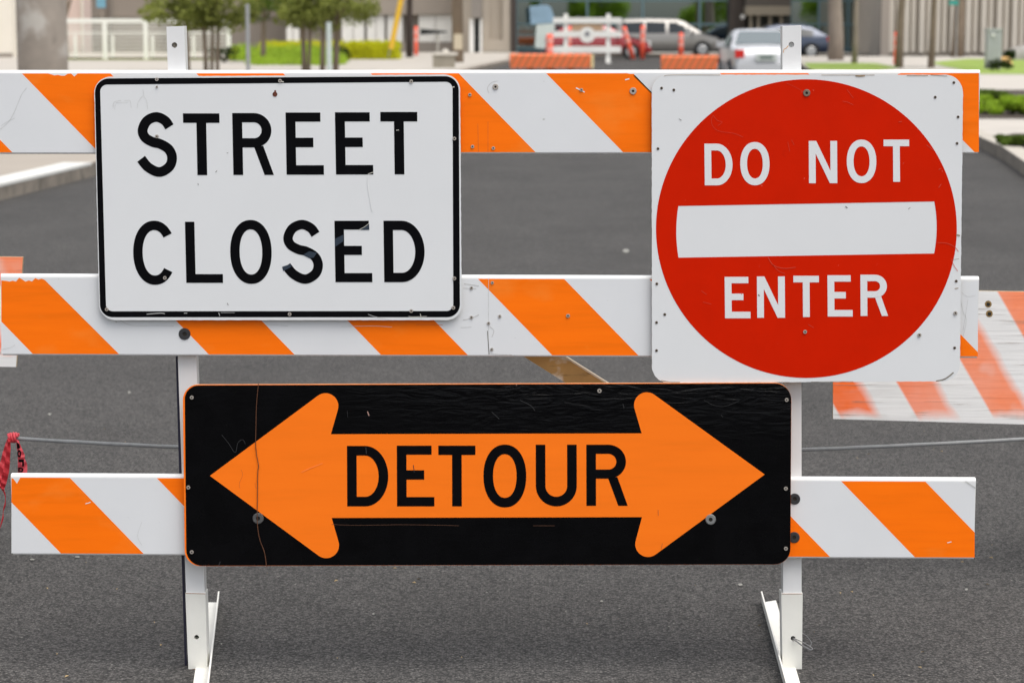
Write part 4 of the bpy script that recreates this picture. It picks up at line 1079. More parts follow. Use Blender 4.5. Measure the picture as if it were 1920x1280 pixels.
# ---- utility pole, dark trunk tree, yellow guard
Yu = 88.0
tree('street_tree', 'dark-barked thin tree beside the yellow slanted guard', 'tree', pxX(768, 98), 98, [(0, .02, 6.5, .13)], [((random.uniform(-2, 2), random.uniform(-2, 2), random.uniform(4.5, 6.5)), (.9, .9, .7)) for _ in range(20)], 1800, .12, foliage_cols['mid'], bark_dark, 51, z0=HL)
o = empty('utility_pole', (pxX(858, 86), 86, HL), 'brown wooden utility pole with a cream box, left of the concrete pier', 'pole')
mb = MB(); mb.tube([(pxX(858, 86), 86, HL-.01), (pxX(857, 86), 86, 9)], [.22, .17], 14); mb.build('pole', mat('pole_wood', (.26, .20, .145), .85, noise=.15, scale=3, stretch=(1, 1, .2)), o, smooth=True)
mb = MB(); wallbox(mb, 851, 867, zpx(93, 86), zpx(64, 86), 85.6, .2); mb.build('meter_box', mat('box_cream', (.55, .47, .34), .7), o)
o = empty('guy_wire', (pxX(732, 90), 90, HL), 'slanting yellow plastic guard on a guy wire above the hedge end', 'guy wire')
mb = MB(); mb.tube([at(733, 92, 90), at(760, -40, 90)], .1, 8); mb.build('guard', mat('guard_yellow', (.75, .45, .03), .5), o)
mb = MB(); mb.tube([at(728, 108, 90), at(800, -240, 90)], .02, 6); mb.build('wire', steel, o)
# ---- thin pointer on a post, planter cube
o = empty('pointer_sign', (pxX(820, 96), 96, HL), 'dark pointed board on a thin post before the pale windows', 'sign')
mb = MB(); mb.prism([at(788, 54, 96), at(838, 59, 96), at(838, 61.5, 96), at(788, 66, 96)], .05); mb.build('board', mat('board_black', (.012, .014, .014), .6), o)
mb = MB(); mb.box(pxX(819, 96), pxX(822.5, 96), 96.06, 96.12, HL, zpx(56, 96)); mb.build('post', mat('grey_post', (.4, .38, .34), .7), o)
o = empty('concrete_planter', (pxX(832, 76), 76.5, HL), 'squat concrete block with a rounded lid on the pavement edge', 'planter')
Yq = 76.0
mb = MB(); wallbox(mb, 811, 852, HL, zpx(104, Yq), Yq, .75); mb.build('block', mat('block_concrete', (.3, .27, .215), .9, noise=.12, scale=3), o)
mb = MB(); wallbox(mb, 808, 857, zpx(104, Yq), zpx(99, Yq), Yq-.05, .85); mb.build('lid', mat('lid_concrete', (.62, .58, .51), .8, noise=.06), o)
mb = MB(); mb.cyl((pxX(834, Yq), Yq+.4, zpx(99, Yq)), (0, 0, 1), .13, .1, 14, r2=.07); mb.build('knob', mat('lid_concrete', (.7, .68, .63), .8), o, smooth=True)
# ---- pier with niches beside the glass building
Yg = 118.0
b4 = empty('concrete_pier_building', (pxX(915, 113), 113, 0), 'beige concrete building end with a recessed panel and dark slot door', 'building')
mb = MB(); wallbox(mb, 866, 960, .05, 9, 113.3, 4, 0)
for a, b_ in ((905, 917), (943, 957)): wallbox(mb, a, b_, .05, 9, 113, .3, 0)
wallbox(mb, 917, 943, .05, zpx(75, 113), 113.0, .3, 0); wallbox(mb, 903, 959, .05, zpx(96, 113), 112.9, .1, 1)
mb.build('wall', [mat('pier_beige', (.42, .365, .30), .85, noise=.05, scale=.8), mat('pier_plinth', (.3, .28, .24), .85)], b4)
mb = MB(); wallbox(mb, 880, 888.5, .05, zpx(36, 112), 112.6, .7); mb.build('jamb', wmet, b4)
mb = MB(); wallbox(mb, 899.5, 904, .05, zpx(36, 112), 112.6, .7); mb.build('jamb', wmet, b4)
mb = MB(); wallbox(mb, 889.5, 899, .05, zpx(28, 112), 112.8, .3); mb.build('door', mat('slot_dark', (.012, .016, .014), .5), b4)
mb = MB(); wallbox(mb, 884, 904, zpx(34, 112), 9, 112.4, .15); mb.build('lintel', mat('pier_shade', (.24, .215, .19), .85), b4)

# ---- glass building
glass = bpy.data.materials.new('tinted_glass'); glass.use_nodes = True
gb = glass.node_tree.nodes['Principled BSDF']; gb.inputs['Base Color'].default_value = (.40, .47, .45, 1); gb.inputs['Metallic'].default_value = 1; gb.inputs['Roughness'].default_value = .02
teal = mat('mullion_teal', (.10, .17, .19), .5, noise=.05)
slate = mat('slate_panel', (.075, .12, .14), .5, noise=.06)
b5 = empty('glass_building', (pxX(1300, Yg), Yg, 0), 'office building with a tinted glass curtain wall and teal mullions', 'building')
mb = MB(); wallbox(mb, 962, 1652, .05, 10, Yg+.35, 8); mb.build('wall', mat('behind_glass', (.03, .04, .04), .8), b5)
bays = [968, 1013, 1101, 1205, 1312, 1375, 1482, 1535, 1590, 1646]
gtone = random.Random(8)
for i in range(len(bays)-1):
    if i == 5: continue
    for (z0_, z1_) in ((zpx(91, Yg), zpx(47, Yg)), (zpx(45, Yg), zpx(2, Yg)), (zpx(0, Yg), 6.0)):
        mb = MB(); a, b_ = bays[i], bays[i+1]
        x0_, x1_ = pxX(a+2.2, Yg), pxX(b_-2.2, Yg); tw = gtone.uniform(-.012, .012)
        mb.add([(x0_, Yg+.1, z0_), (x1_, Yg+.1+tw, z0_), (x1_, Yg+.1+tw, z1_), (x0_, Yg+.1, z1_), (x0_, Yg+.13, z0_), (x1_, Yg+.13+tw, z0_), (x1_, Yg+.13+tw, z1_), (x0_, Yg+.13, z1_)],
               [(0, 1, 2, 3), (7, 6, 5, 4), (0, 4, 5, 1), (1, 5, 6, 2), (2, 6, 7, 3), (3, 7, 4, 0)])
        mb.build('window', glass, b5)
mb = MB()
for a in bays: wallbox(mb, a-2.2, a+2.2, .05, 10, Yg, .3)
for zc in (91, 46, 1):
    wallbox(mb, 966, 1648, zpx(zc, Yg)-.05, zpx(zc, Yg)+.05, Yg+.03, .25)
mb.build('mullion_grid', teal, b5)
mb = MB(); wallbox(mb, 966, 1648, .05, zpx(92.5, Yg), Yg+.06, .2); mb.build('spandrel', slate, b5)
mb = MB(); wallbox(mb, 958, 968, .05, 10, 112.9, 5); mb.build('corner_post', mat('dark_brown_post', (.055, .042, .036), .8), b5)
# entrance
mb = MB(); wallbox(mb, 1398, 1482, zpx(29, 116), zpx(12, 116), 116, 1.7, 0); wallbox(mb, 1398, 1482, zpx(12, 116), 8, 116.3, 1.4, 1)
for q in (1405, 1419, 1441, 1462): wallbox(mb, q, q+5.5, .05, zpx(29, 116), 116.2, .4, 0)
mb.build('entrance_portal', [mat('portal_beige', (.19, .165, .125), .85, noise=.1), mat('portal_dark', (.07, .06, .05), .85)], b5)
mb = MB(); wallbox(mb, 1398, 1482, .05, zpx(29, 116), 117.2, .1); mb.build('door', mat('door_dark', (.012, .014, .01), .3), b5)
# blue and white reflection in the glass, modelled as an added board
o = empty('reflection_board', (pxX(1015, 112), 112, .12), 'pale blue and white reflection in the dark glass, modelled as an upright board', 'reflection')
bl1 = mat('reflection_blue', (.24, .36, .46), .5, noise=.2, scale=1.5); bl2 = mat('reflection_white', (.6, .66, .62), .5, noise=.08, scale=2)
mb = MB(); mb.prism([at(*q, 112) for q in fillet([(993, 12), (1032, 9), (1042, 43), (995, 46)], [3, 12, 3, 3], 5)], .12); mb.build('reflection_upper', bl1, o)
mb = MB(); mb.prism([at(*q, 112.02) for q in [(1006, 46), (1040, 44), (1040, 60), (1030, 80), (1022, 92), (1003, 90)]], .1); mb.build('reflection_lower', bl2, o)
mb = MB(); mb.box(pxX(1012, 112), pxX(1016, 112), 112.14, 112.2, .12, zpx(20, 112)); mb.build('added_stand', teal, o)

# ---- ribbed building, right
Yr = 107.5
b6 = empty('ribbed_building', (pxX(1780, Yr), Yr, 0), 'cream building with vertical concrete ribs at the right', 'building')
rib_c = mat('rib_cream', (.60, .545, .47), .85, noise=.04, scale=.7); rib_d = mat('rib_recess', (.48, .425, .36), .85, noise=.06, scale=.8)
mb = MB(); wallbox(mb, 1652, 2700, .05, 10, Yr+.35, 8, 0)
wallbox(mb, 1652, 2700, .05, zpx(97, Yr), Yr+.2, .15, 1)
mb.build('wall', [rib_d, mat('rib_plinth', (.3, .26, .215), .85)], b6)
mb = MB(); q = 1666
rr_ = random.Random(3)
while q < 2700:
    wallbox(mb, q, q+9.5, zpx(99, Yr), 10, Yr, .35); wallbox(mb, q+14, q+21, zpx(98, Yr), 10, Yr+.12, .23); q += 29
mb.build('rib_row', rib_c, b6)
mb = MB(); wallbox(mb, 1652, 1668, .05, 10, Yr-.1, .5); mb.build('end_wall', mat('end_taupe', (.36, .31, .265), .85), b6)

# ---- trees on the right
def bare(px0, px1, Y, r, label, bm, h=7, crown=True, seed=60, z0=HR):
    rnd = random.Random(seed)
    cr = [((rnd.uniform(-1.8, 1.8), rnd.uniform(-1.8, 1.8), rnd.uniform(h*.62, h*1.05)), (.8, .8, .6)) for _ in range(22)] if crown else []
    dx = (px1-px0)/ppm(Y, 60)*3
    return tree('street_tree', label, 'tree', pxX(px0, Y), Y, [(0, dx, h, r)], cr, 2200, .11, foliage_cols['mid'], bm, seed, 'trees along the right pavement', z0=z0)
mb = MB(); wallbox(mb, 1368, 1402, .05, 9, 117.2, .9); mb.build('column', mat('column_dark', (.05, .04, .033), .85, noise=.2, scale=2), b5)
mb = MB(); mb.cyl((pxX(1393, 117), 117.15, zpx(32, 117)), (0, 1, 0), .12, .06, 16); mb.build('highlight_disc', wmet, b5)  # blurred highlight on the column modelled as a white disc, not a lamp
bare(1566, 1564, 91, .28, 'stout grey-brown tree trunk on the verge beside the blue car', bark_grey, 8, seed=62)
bare(1603, 1605, 84, .10, 'slim pale trunk just right of the stout tree on the verge', bark_grey, 6, seed=63)
bare(1687, 1690, 76, .125, 'slender dark-trunked tree beside an orange-red marker post', bark, 6, seed=64)
bare(1747, 1750, 76, .105, 'slender tree standing alone before the ribbed wall', bark, 6, seed=65)
bare(1797, 1799, 99, .24, 'brown trunk on the lawn edge under the teal street plate', bark, 8, seed=66)
o = empty('street_name_plate', (pxX(1786, 97), 97, HR), 'small teal street plate on a thin pole by the lawn', 'street sign')
mb = MB(); wallbox(mb, 1778, 1796, zpx(10, 97), zpx(1, 97), 97, .03); mb.build('plate', mat('plate_teal', (.03, .28, .24), .5), o)
mb = MB(); mb.cyl((pxX(1794, 97), 97.06, HR), (0, 0, 1), .03, zpx(-2, 97)-HR, 8); mb.build('pole', steel, o)
# utility cabinet
Yk_ = 74.0
o = empty('utility_cabinet', (pxX(1866, Yk_), Yk_, HR), 'tall grey ribbed metal utility cabinet on the lawn', 'cabinet')
gm_ = mat('cabinet_grey', (.46, .475, .485), .5, metal=.1, noise=.05)
mb = MB(); wallbox(mb, 1853, 1879, HR, zpx(57, Yk_), Yk_, .5); mb.build('body', gm_, o)
mb = MB()
for q in range(1855, 1878, 4): wallbox(mb, q, q+1.8, HR+.1, zpx(60, Yk_), Yk_-.03, .03)
mb.build('ribs', mat('cabinet_rib', (.45, .46, .47), .5), o)
mb = MB(); wallbox(mb, 1851.5, 1880.5, zpx(57, Yk_), zpx(54, Yk_), Yk_-.05, .6); mb.build('lid', gm_, o)
mb = MB(); mb.cyl((pxX(1862, Yk_), Yk_-.09, zpx(66, Yk_)), (0, 1, 0), .045, .06, 12); mb.build('lock', wmet, o)
# boulders
def boulder(label, px, Y, w_, h_, m, seed, d_=None):
    rnd = random.Random(seed); x = pxX(px, Y); mb = MB(); vs = []; fs = []; N, K = 18, 9
    ph = [rnd.uniform(0, 6.28) for _ in range(6)]
    for i in range(K+1):
        t = math.pi/2*i/K
        for j in range(N):
            a = 2*math.pi*j/N; rad = 1+.13*math.sin(2*a+ph[0])+.08*math.sin(3*a+ph[1]+2*t)+.05*math.sin(5*a+ph[2])
            vs.append((x+w_/2*rad*math.cos(a)*math.cos(t)**.7, Y+(d_ or w_)/2*rad*math.sin(a)*math.cos(t)**.7, HR-.03+h_*math.sin(t)*(1+.07*math.sin(2*a+ph[3]))))
    for i in range(K):
        for j in range(N): fs.append((i*N+j, i*N+(j+1) % N, (i+1)*N+(j+1) % N, (i+1)*N+j))
    mb.add(vs, fs); o = mb.build('boulder', m, smooth=True, origin=(x, Y, HR)); tag(o, label, 'rock')
boulder('large grey boulder on the lawn at the right edge', 1922, 92, 1.5, .55, mat('rock_grey', (.34, .32, .3), .9, noise=.25, scale=2), 71)
boulder('tan orange rock beside the utility cabinet', 1884, 80, .62, .30, mat('rock_tan', (.62, .38, .14), .9, noise=.2, scale=4), 72)
shrub('small dark shrub at the foot of the utility cabinet', 1876, 140, 44, 24, 71.5, 'dark', 73, z0=HR)
shrub('dark shrub between the cabinet and the grey boulder', 1892, 120, 24, 24, 90, 'dark', 74, z0=HR)
# bed shrubs on the right (one of a kind, then copies)
Yd = 46.0
rs = random.Random(12)
sA = shrub('low bright green shrub in the planting bed, nearest the rail end', 1850, 215, 76, 36, 38.2, 'bright', 80, 2400, group='shrubs in the right planting bed', z0=HR, ls=.035)
spots_ = [(1900, 37.8, 'bright green shrub in the bed at the right picture edge', 1.05), (1800, 38.6, 'green shrub in the bed hidden mostly by the round red sign', 1), (1960, 37.6, 'outer right green shrub in the same bed', 1), (2040, 38.4, 'green shrub far right in the same bed', 1.1)]
for px, Y, lab, sc_ in spots_: dup(sA, (pxX(px, Y), Y, HR), lab, rs.uniform(0, 6), sc_)
sB = shrub('darker olive shrub at the back left of the planting bed', 1846, 190, 60, 26, 43.5, 'mid', 81, 1400, z0=HR, ls=.04)
dup(sB, (pxX(1880, 43.2), 43.2, HR), 'darker olive shrub at the back of the bed, right of its twin', 1.0, .9)
dup(sB, (pxX(1925, 41), 41, HR), 'olive shrub at the back of the bed cut by the picture edge', 2.2, .8)
sC = shrub('dark leafy plant in the small bed inside the kerb, left one', 1900, 272, 48, 20, 28.4, 'mid', 82, 1200, z0=HR, ls=.03)
dup(sC, (pxX(1932, 28.2), 28.2, HR), 'dark leafy plant in the small bed at the right picture edge', 1.4, 1.1)
dup(sC, (pxX(1975, 27.8), 27.8, HR), 'dark leafy plant in the small bed beyond the right picture edge', 2.4, 1.1)

# ---- street: delineators, white barricade, orange barriers
red_or = mat('delineator_red', (.92, .12, .06), .5, noise=.04); pink_band = mat('delineator_band', (.85, .36, .30), .5)
def delineator(px, ybase_Y, top_px, label, lean=0, w=.115):
    Y = ybase_Y; x = pxX(px, Y); zt2 = zpx(top_px, Y)
    o = empty('delineator_post', (x, Y, 0), label, 'delineator', 'orange-red delineator posts in the street')
    T = Vector((lean, 0, zt2)); 
    def P(f): return (x+lean*f, Y, zt2*f)
    mb = MB(); mb.tube([P(.02), P(.5), P(.97), P(1)], [w, w*.95, w*.95, w*.6], 14); tb = mb.build('tube', red_or, o, smooth=True)
    for a, b_ in ((.52, .66), (.74, .90)):
        mb = MB(); mb.tube([P(a), P(b_)], w*.97+.004, 14, cap=False); mb.build('reflective_band', pink_band, o, smooth=True)
    mb = MB(); mb.cyl((x, Y, .001), (0, 0, 1), w*2.0, .05, 14, r2=w*1.4); mb.build('base', mat('rubber', (.04, .035, .035), .8), o)
delineator(1031, 79, 64, 'orange-red delineator post at the left end of the white barricade', 0)
delineator(1067.5, 96, 49, 'slim orange-red delineator behind the left post of the white barricade', 0, .09)
delineator(1188, 100, 50, 'leaning orange-red delineator in front of the red car headlight', -.42, .1)
delineator(1205, 100, 48, 'upright orange-red delineator just right of the leaning one', 0, .1)
delineator(1277, 98, 62, 'orange-red delineator in front of the minivan front wheel', 0, .11)
delineator(780, 104, 50, 'orange-red delineator on the pavement right of the dark thin tree', 0, .09)
delineator(1681, 82, 60, 'orange-red marker post beside the slender dark tree', 0, .09)
Yw = 93.0
o = empty('white_barricade', (pxX(1100, Yw), Yw, 0), 'white three-rail barricade with a round sign standing in front of the red car', 'barricade')
for a, b_, zt3 in ((33.5, 44, 0), (59, 70.5, 1), (87, 99.5, 2)):
    mb = MB(); wallbox(mb, 1037, 1165, zpx(b_, Yw), zpx(a, Yw), Yw, .05); mb.build('rail', wmet, o)
for q in (1057, 1136.5):
    mb = MB(); wallbox(mb, q, q+8, .03, zpx(26, Yw), Yw+.052, .08); mb.build('post', wmet, o)
    mb = MB(); mb.box(pxX(q, Yw), pxX(q+8, Yw), Yw-.6, Yw+.7, .002, .06); mb.build('foot', wmet, o)
mb = MB(); mb.cyl((pxX(1101, Yw), Yw-.04, zpx(66, Yw)), (0, 1, 0), .31, .035, 24); so_ = mb.build('round_sign', wmet, o)
mb = MB(); mb.cyl((pxX(1101, Yw), Yw-.05, zpx(64, Yw)), (0, 1, 0), .1, .02, 16); mb.build('emblem', mat('emblem_grey', (.2, .2, .22), .6), so_)
mb = MB(); wallbox(mb, 1072, 1130, zpx(58, Yw+1.5), zpx(45, Yw+1.5), Yw+.14, .03); mb.build('tan_board', mat('tan_board', (.6, .4, .25), .7, noise=.1), o)
Yo = 78.5
def stripe_mat():
    m = bpy.data.materials.new('striped_orange'); m.use_nodes = True; n = m.node_tree.nodes; l = m.node_tree.links; b = n['Principled BSDF']
    b.inputs['Roughness'].default_value = .6
    tc = n.new('ShaderNodeTexCoord'); sx = n.new('ShaderNodeSeparateXYZ'); l.new(tc.outputs['Object'], sx.inputs[0])
    ad = n.new('ShaderNodeMath'); ad.operation = 'SUBTRACT'; l.new(sx.outputs[0], ad.inputs[0])
    mu = n.new('ShaderNodeMath'); mu.operation = 'MULTIPLY'; mu.inputs[1].default_value = .55; l.new(sx.outputs[2], mu.inputs[0]); l.new(mu.outputs[0], ad.inputs[1])
    dv = n.new('ShaderNodeMath'); dv.operation = 'DIVIDE'; dv.inputs[1].default_value = .235; l.new(ad.outputs[0], dv.inputs[0])
    fr = n.new('ShaderNodeMath'); fr.operation = 'FRACT'; l.new(dv.outputs[0], fr.inputs[0])
    gt = n.new('ShaderNodeMath'); gt.operation = 'GREATER_THAN'; gt.inputs[1].default_value = .5; l.new(fr.outputs[0], gt.inputs[0])
    mx = n.new('ShaderNodeMix'); mx.data_type = 'RGBA'; l.new(gt.outputs[0], mx.inputs[0]); mx.inputs[6].default_value = (.82, .17, .05, 1); mx.inputs[7].default_value = (.52, .15, .05, 1)
    l.new(mx.outputs[2], b.inputs['Base Color']); return m
stm = stripe_mat()
for px0, px1, py0, py1, lab in ((956, 1108, 101, 128, 'low orange striped barrier lying across the street, left one'), (1240, 1366, 104, 131, 'low orange striped barrier lying across the street, nearer the silver car')):
    o = empty('striped_barrier', (pxX(px0, Yo), Yo, 0), lab, 'barrier', 'low orange striped barriers')
    mb = MB(); z1_, z0_ = zpx(py0, Yo), zpx(py1, Yo)
    z0_ = max(z0_, .02)
    x0_, x1_ = pxX(px0, Yo), pxX(px1, Yo)
    sec = [(-.0, z0_), (-.0, z1_-.06), (.06, z1_), (.20, z1_), (.26, z1_-.06), (.26, z0_)]
    k = len(sec)
    mb.add([(x0_, Yo+d, z) for d, z in sec]+[(x1_, Yo+d, z) for d, z in sec], [(i, (i+1) % k, (i+1) % k+k, i+k) for i in range(k)]+[tuple(range(k)), tuple(range(k, 2*k))[::-1]])
    mb.build('body', stm, o)
    mb = MB(); mb.box(x1_+.005, x1_+.10, Yo+.02, Yo+.24, z0_, z1_-.03); mb.build('end_cap', mat('cap_cream', (.75, .62, .33), .6), o)
    for q in (.25, .75):
        mb = MB(); xx = x0_+(x1_-x0_)*q; mb.box(xx-.1, xx+.1, Yo+.02, Yo+.24, 0.0, z0_); mb.build('support', mat('rubber', (.04, .035, .035), .8), o)

# ---- cars
def car(name, label, loc, rz, body_m, prof, L, Wd, wheel_r, axles, belt, glass_rng, seed=0, z0=0, lights=True, roof_in=.25):
    """prof: list of (x, ztop) along the car's length (0 = rear); belt(x) beltline; local frame: +x forward."""
    o = empty(name, loc, label, 'car')
    W2 = Wd/2
    def build(mb, nm, m, smooth=False):
        me = bpy.data.meshes.new(nm); me.from_pydata(mb.v, [], mb.f)
        for q in (m if isinstance(m, (list, tuple)) else [m]): me.materials.append(q)
        me.polygons.foreach_set('material_index', mb.m)
        if smooth:
            me.polygons.foreach_set('use_smooth', [True]*len(me.polygons))
        ob = bpy.data.objects.new(nm, me); COL.objects.link(ob); ob.parent = o; return ob
    def top(x):
        for (a, za), (b, zb_) in zip(prof, prof[1:]):
            if a <= x <= b: t = (x-a)/(b-a+1e-9); return za+(zb_-za)*t
        return prof[-1][1]
    N = 60
    xs = [L*i/N for i in range(N+1)]
    def section(x):
        zt2 = top(x); zbt = min(belt(x), zt2-.02)
        e = min(1, .82+.18*math.sin(math.pi*min(1, max(0, x/L)))**.35)        # plan taper at the ends
        w_ = W2*e; tf = max(0, (zt2-zbt)); 
        wr = w_ - roof_in*min(1, tf/.45)
        zlo = .24+(.06 if x < .15 or x > L-.15 else 0)
        S = [(0, zlo), (w_*.9, zlo), (w_, zlo+.12), (w_*1.0, (zlo+zbt)/2), (w_*.985, zbt-.05), (w_*.965, zbt)]
        S += [(wr+.03, zt2-.07*min(1, tf/.3)-.005), (wr-.06, zt2-.015), (wr*.5, zt2+.0), (0, zt2+.008)]
        return S
    mb = MB(); ss_ = [section(x) for x in xs]; k = len(ss_[0])
    for side in (1, -1):
        vs = [(x-L/2, side*p[0], p[1]) for x, s_ in zip(xs, ss_) for p in s_]
        fs = []
        for i in range(N):
            for j in range(k-1):
                q = (i*k+j, i*k+j+1, (i+1)*k+j+1, (i+1)*k+j)
                fs.append(q if side > 0 else q[::-1])
        fs.append(tuple(range(k)) if side < 0 else tuple(range(k))[::-1]); fs.append(tuple(range(N*k, N*k+k))[::-1] if side < 0 else tuple(range(N*k, N*k+k)))
        mb.add(vs, fs)
    build(mb, 'body', body_m, True)
    gl = mat('car_glass', (.02, .024, .028), .05, spec=.5)
    # side windows
    for side in (1, -1):
        for a, b_ in glass_rng['side']:
            mb = MB(); M_ = 10; A = []; B_ = []
            for i in range(M_+1):
                x = a+(b_-a)*i/M_; s_ = section(x); lo = Vector((x-L/2, side*(s_[5][0]+.006), s_[5][1]+.03)); hi = Vector((x-L/2, side*(s_[6][0]+.004), max(s_[6][1]-.02, s_[5][1]+.035)))
                A.append(lo); B_.append(hi)
            mb.add(A+B_, [(i, i+1, i+1+M_+1, i+M_+1) for i in range(M_)]); build(mb, 'side_window', gl)
    for nm, (a, b_) in (('rear_window', glass_rng['rear']), ('windscreen', glass_rng['front'])):
        mb = MB(); A = []; M_ = 6; wn_ = 9
        for i in range(M_+1):
            x = a+(b_-a)*i/M_; zt2 = top(x); s_ = section(x); ww = s_[7][0]*.96
            for j in range(wn_+1):
                y = -ww+2*ww*j/wn_; A.append((x-L/2, y, zt2+.012+.006*(1-(y/ww)**2)))
        mb.add(A, [(i*(wn_+1)+j, i*(wn_+1)+j+1, (i+1)*(wn_+1)+j+1, (i+1)*(wn_+1)+j) for i in range(M_) for j in range(wn_)])
        build(mb, nm, mat('windscreen_glass', (.32, .36, .36), .08, metal=.7))
    for ax in axles:
        for side in (1, -1):
            mb = MB(); mb.cyl((ax-L/2, side*(W2-.2), wheel_r), (0, side, 0), wheel_r, .215, 28)
            t = build(mb, 'wheel', mat('tyre', (.02, .02, .02), .85))
            mb = MB(); mb.cyl((ax-L/2, side*(W2+.016), wheel_r), (0, side, 0), wheel_r*.66, .012, 24, r2=wheel_r*.6)
            r_ = build(mb, 'rim', mat('rim_alloy', (.55, .55, .55), .35, metal=.7)); r_.parent = t
            mb = MB()
            for kx in range(21):
                aa = math.pi*kx/20
            A = [(ax-L/2+math.cos(math.pi*kx/20)*wheel_r*1.17, side*(W2+.004), wheel_r+math.sin(math.pi*kx/20)*wheel_r*1.17) for kx in range(21)]
            B_ = [(ax-L/2+math.cos(math.pi*kx/20)*wheel_r*1.0, side*(W2+.004), wheel_r+math.sin(math.pi*kx/20)*wheel_r*1.0) for kx in range(21)]
            mb.add(A+B_, [(i, i+1, i+22, i+21) for i in range(20)]); build(mb, 'wheel_arch', mat('arch_dark', (.015, .015, .015), .8))
    hl = glass_rng.get('hl', .62); tl = glass_rng.get('tl', .8)
    for side in (1, -1):
        mb = MB(); e = .84*W2
        hll, hlh = glass_rng.get('hl_size', (.16, .075)); mb.box(L/2-hll, L/2+.012, side*e-.17 if side > 0 else side*e-.02, side*e+.02 if side > 0 else side*e+.17, hl-hlh, hl+hlh); build(mb, 'headlight', mat('headlight', (.88, .88, .86), .1, metal=.1))
        mb = MB(); mb.box(-L/2-.014, -L/2+.14, side*e-.18 if side > 0 else side*e-.055, side*e+.055 if side > 0 else side*e+.18, tl-.1, tl+.1); build(mb, 'tail_light', mat('tail_red', (.6, .02, .015), .25))
    mb = MB(); mb.box(-L/2-.05, -L/2+.1, -W2*.86, W2*.86, .3, .56); build(mb, 'bumper', body_m)
    mb = MB(); mb.box(L/2-.1, L/2+.05, -W2*.84, W2*.84, .28, .52); build(mb, 'bumper', body_m)
    pz = glass_rng.get('plate', .72)
    mb = MB(); mb.box(-L/2-.062, -L/2-.05+.03, -.26, .26, pz-.08, pz+.09, 0); mb.box(-L/2-.066, -L/2-.06, -.17, .17, pz-.03, pz+.045, 1); build(mb, 'licence_plate', [mat('plate_pale', (.5, .54, .5), .5), mat('plate_dark', (.12, .16, .14), .5)])
    for side in (1, -1):
        mb = MB(); xm = glass_rng['front'][0]+.35; mb.box(xm-L/2-.06, xm-L/2+.06, side*(W2+.02)-.09, side*(W2+.02)+.09, belt(xm)+.02, belt(xm)+.16); build(mb, 'side_mirror', body_m)
    o.rotation_euler = (0, 0, rz); return o
silver = mat('paint_silver', (.55, .56, .575), .3, metal=.1, coat=.6, noise=.02)
tan_p = mat('paint_champagne', (.27, .255, .235), .3, metal=.35, coat=.7, noise=.02)
red_p = mat('paint_red', (.30, .010, .012), .22, coat=1.0, noise=.02)
blue_p = mat('paint_navy', (.035, .05, .09), .25, metal=.3, coat=.8, noise=.02)
sedan = [(0, .72), (.06, .93), (.2, .98), (.85, 1.0), (1.05, 1.06), (1.6, 1.36), (1.9, 1.42), (2.5, 1.44), (2.95, 1.38), (3.55, 1.02), (3.7, .96), (4.4, .83), (4.65, .68), (4.7, .55)]
van = [(0, .8), (.05, 1.2), (.18, 1.66), (.45, 1.74), (1.5, 1.77), (2.9, 1.74), (3.25, 1.64), (4.0, 1.14), (4.2, 1.06), (4.75, .92), (4.97, .74), (5.02, .55)]
hatch = [(0, .75), (.06, 1.0), (.25, 1.1), (.75, 1.4), (1.2, 1.47), (2.3, 1.49), (2.75, 1.43), (3.4, 1.05), (3.55, .99), (4.2, .85), (4.45, .7), (4.5, .55)]
gs = dict(side=[(1.35, 2.15), (2.22, 3.2)], rear=(.98, 1.62), front=(2.95, 3.55), hl=.64, tl=.82, plate=.72)
Ys_ = 60.0
car('silver_sedan', 'silver sedan seen from behind, stopped right of the orange striped barrier', (pxX(1437, Ys_), Ys_+2.35, 0), R(90), silver, sedan, 4.7, 1.74, .32, (.95, 3.7), lambda x: .93 if .8 < x < 3.8 else .86, gs)
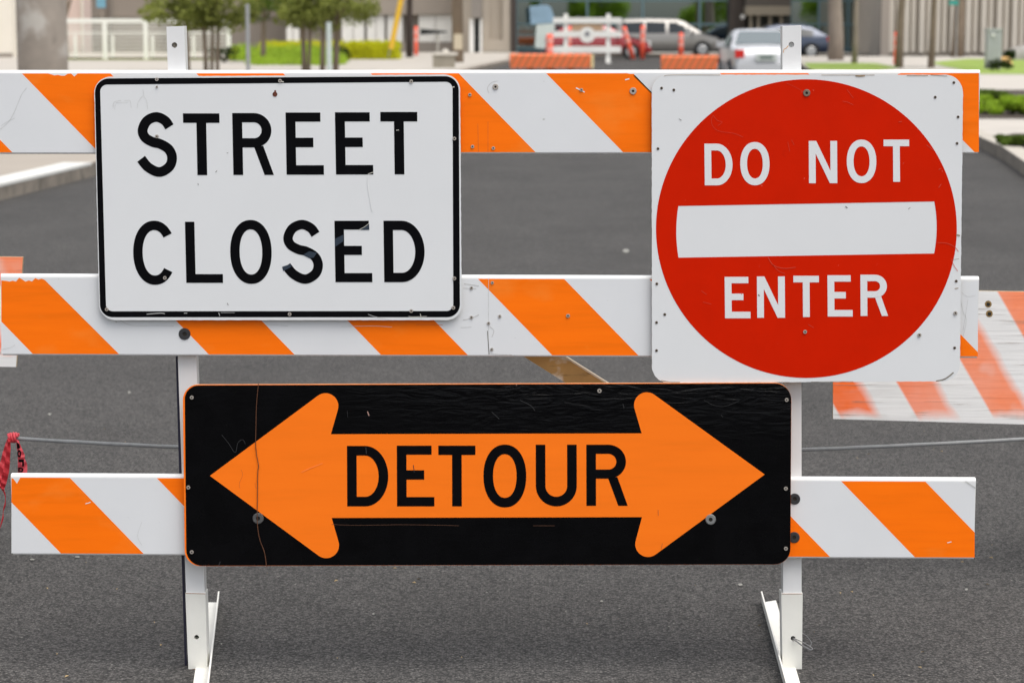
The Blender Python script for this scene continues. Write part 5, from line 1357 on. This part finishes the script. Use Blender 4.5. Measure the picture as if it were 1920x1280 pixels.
car('minivan', 'champagne minivan crossing behind the red car, facing right', (pxX(1252, 110), 110, 0), 0, tan_p, van, 5.02, 1.92, .34, (.95, 4.05), lambda x: 1.06, dict(side=[(.35, 1.35), (1.45, 2.35), (2.5, 3.5)], rear=(.04, .2), front=(3.25, 4.02), hl=.7, tl=1.1, plate=.9))
car('red_car', 'red car behind the white barricade, facing right', (pxX(1121, 103), 103, 0), 0, red_p, hatch, 4.5, 1.74, .32, (.85, 3.65), lambda x: .94, dict(side=[(.75, 1.5), (1.58, 2.35), (2.42, 3.1)], rear=(.24, .74), front=(2.75, 3.4), hl=.66, tl=.86, hl_size=(.55, .12)))
car('blue_car', 'dark blue car parked beyond the silver sedan, partly behind the stout trunk', (pxX(1458, 105.5), 105.5, 0), R(180), blue_p, hatch, 4.5, 1.74, .32, (.85, 3.65), lambda x: .94, dict(side=[(.75, 1.5), (1.58, 2.35), (2.42, 3.1)], rear=(.24, .74), front=(2.75, 3.4), hl=.66, tl=.86))

# ---- trees behind the camera, seen only as reflections in the glass
rl = ['bushy green tree reflected in the glass above the silver minivan hood', 'tree reflected in the glass above the white barricade', 'tree reflected in the glass between the entrance and the stout trunk',
      'tree reflected in the glass beside the ribbed building', 'small tree reflected in the glass right of the pale blue reflection', 'tree reflected in the glass right of the stout trunk', 'low leafy tree reflected in the glass left of the dark column']
for i, (px, Y, r_) in enumerate(((1352, -28, 2.6), (1120, -40, 2.6), (1505, -30, 3.0), (1635, -34, 3.2), (1070, -22, 1.9), (1578, -60, 3.4), (1300, -33, 2.4))):
    Dm = 2*Yg-Y; x = (px-960)/FPX*Dm; rnd = random.Random(90+i)
    crown = [((rnd.uniform(-r_, r_)*.8, rnd.uniform(-r_, r_)*.6, rnd.uniform(.8, 5.5 if i != 6 else 3.0)), (r_*.36, r_*.36, .8)) for _ in range(34)]
    tree('broadleaf_tree', rl[i], 'tree', x, Y, [(0, 0, 4.0, .18)], crown, 6500, .18, foliage_cols['bright'], bark, 90+i, 'trees reflected in the glass building')
for o in bpy.data.objects:
    if 'wloc' in o: del o['wloc']
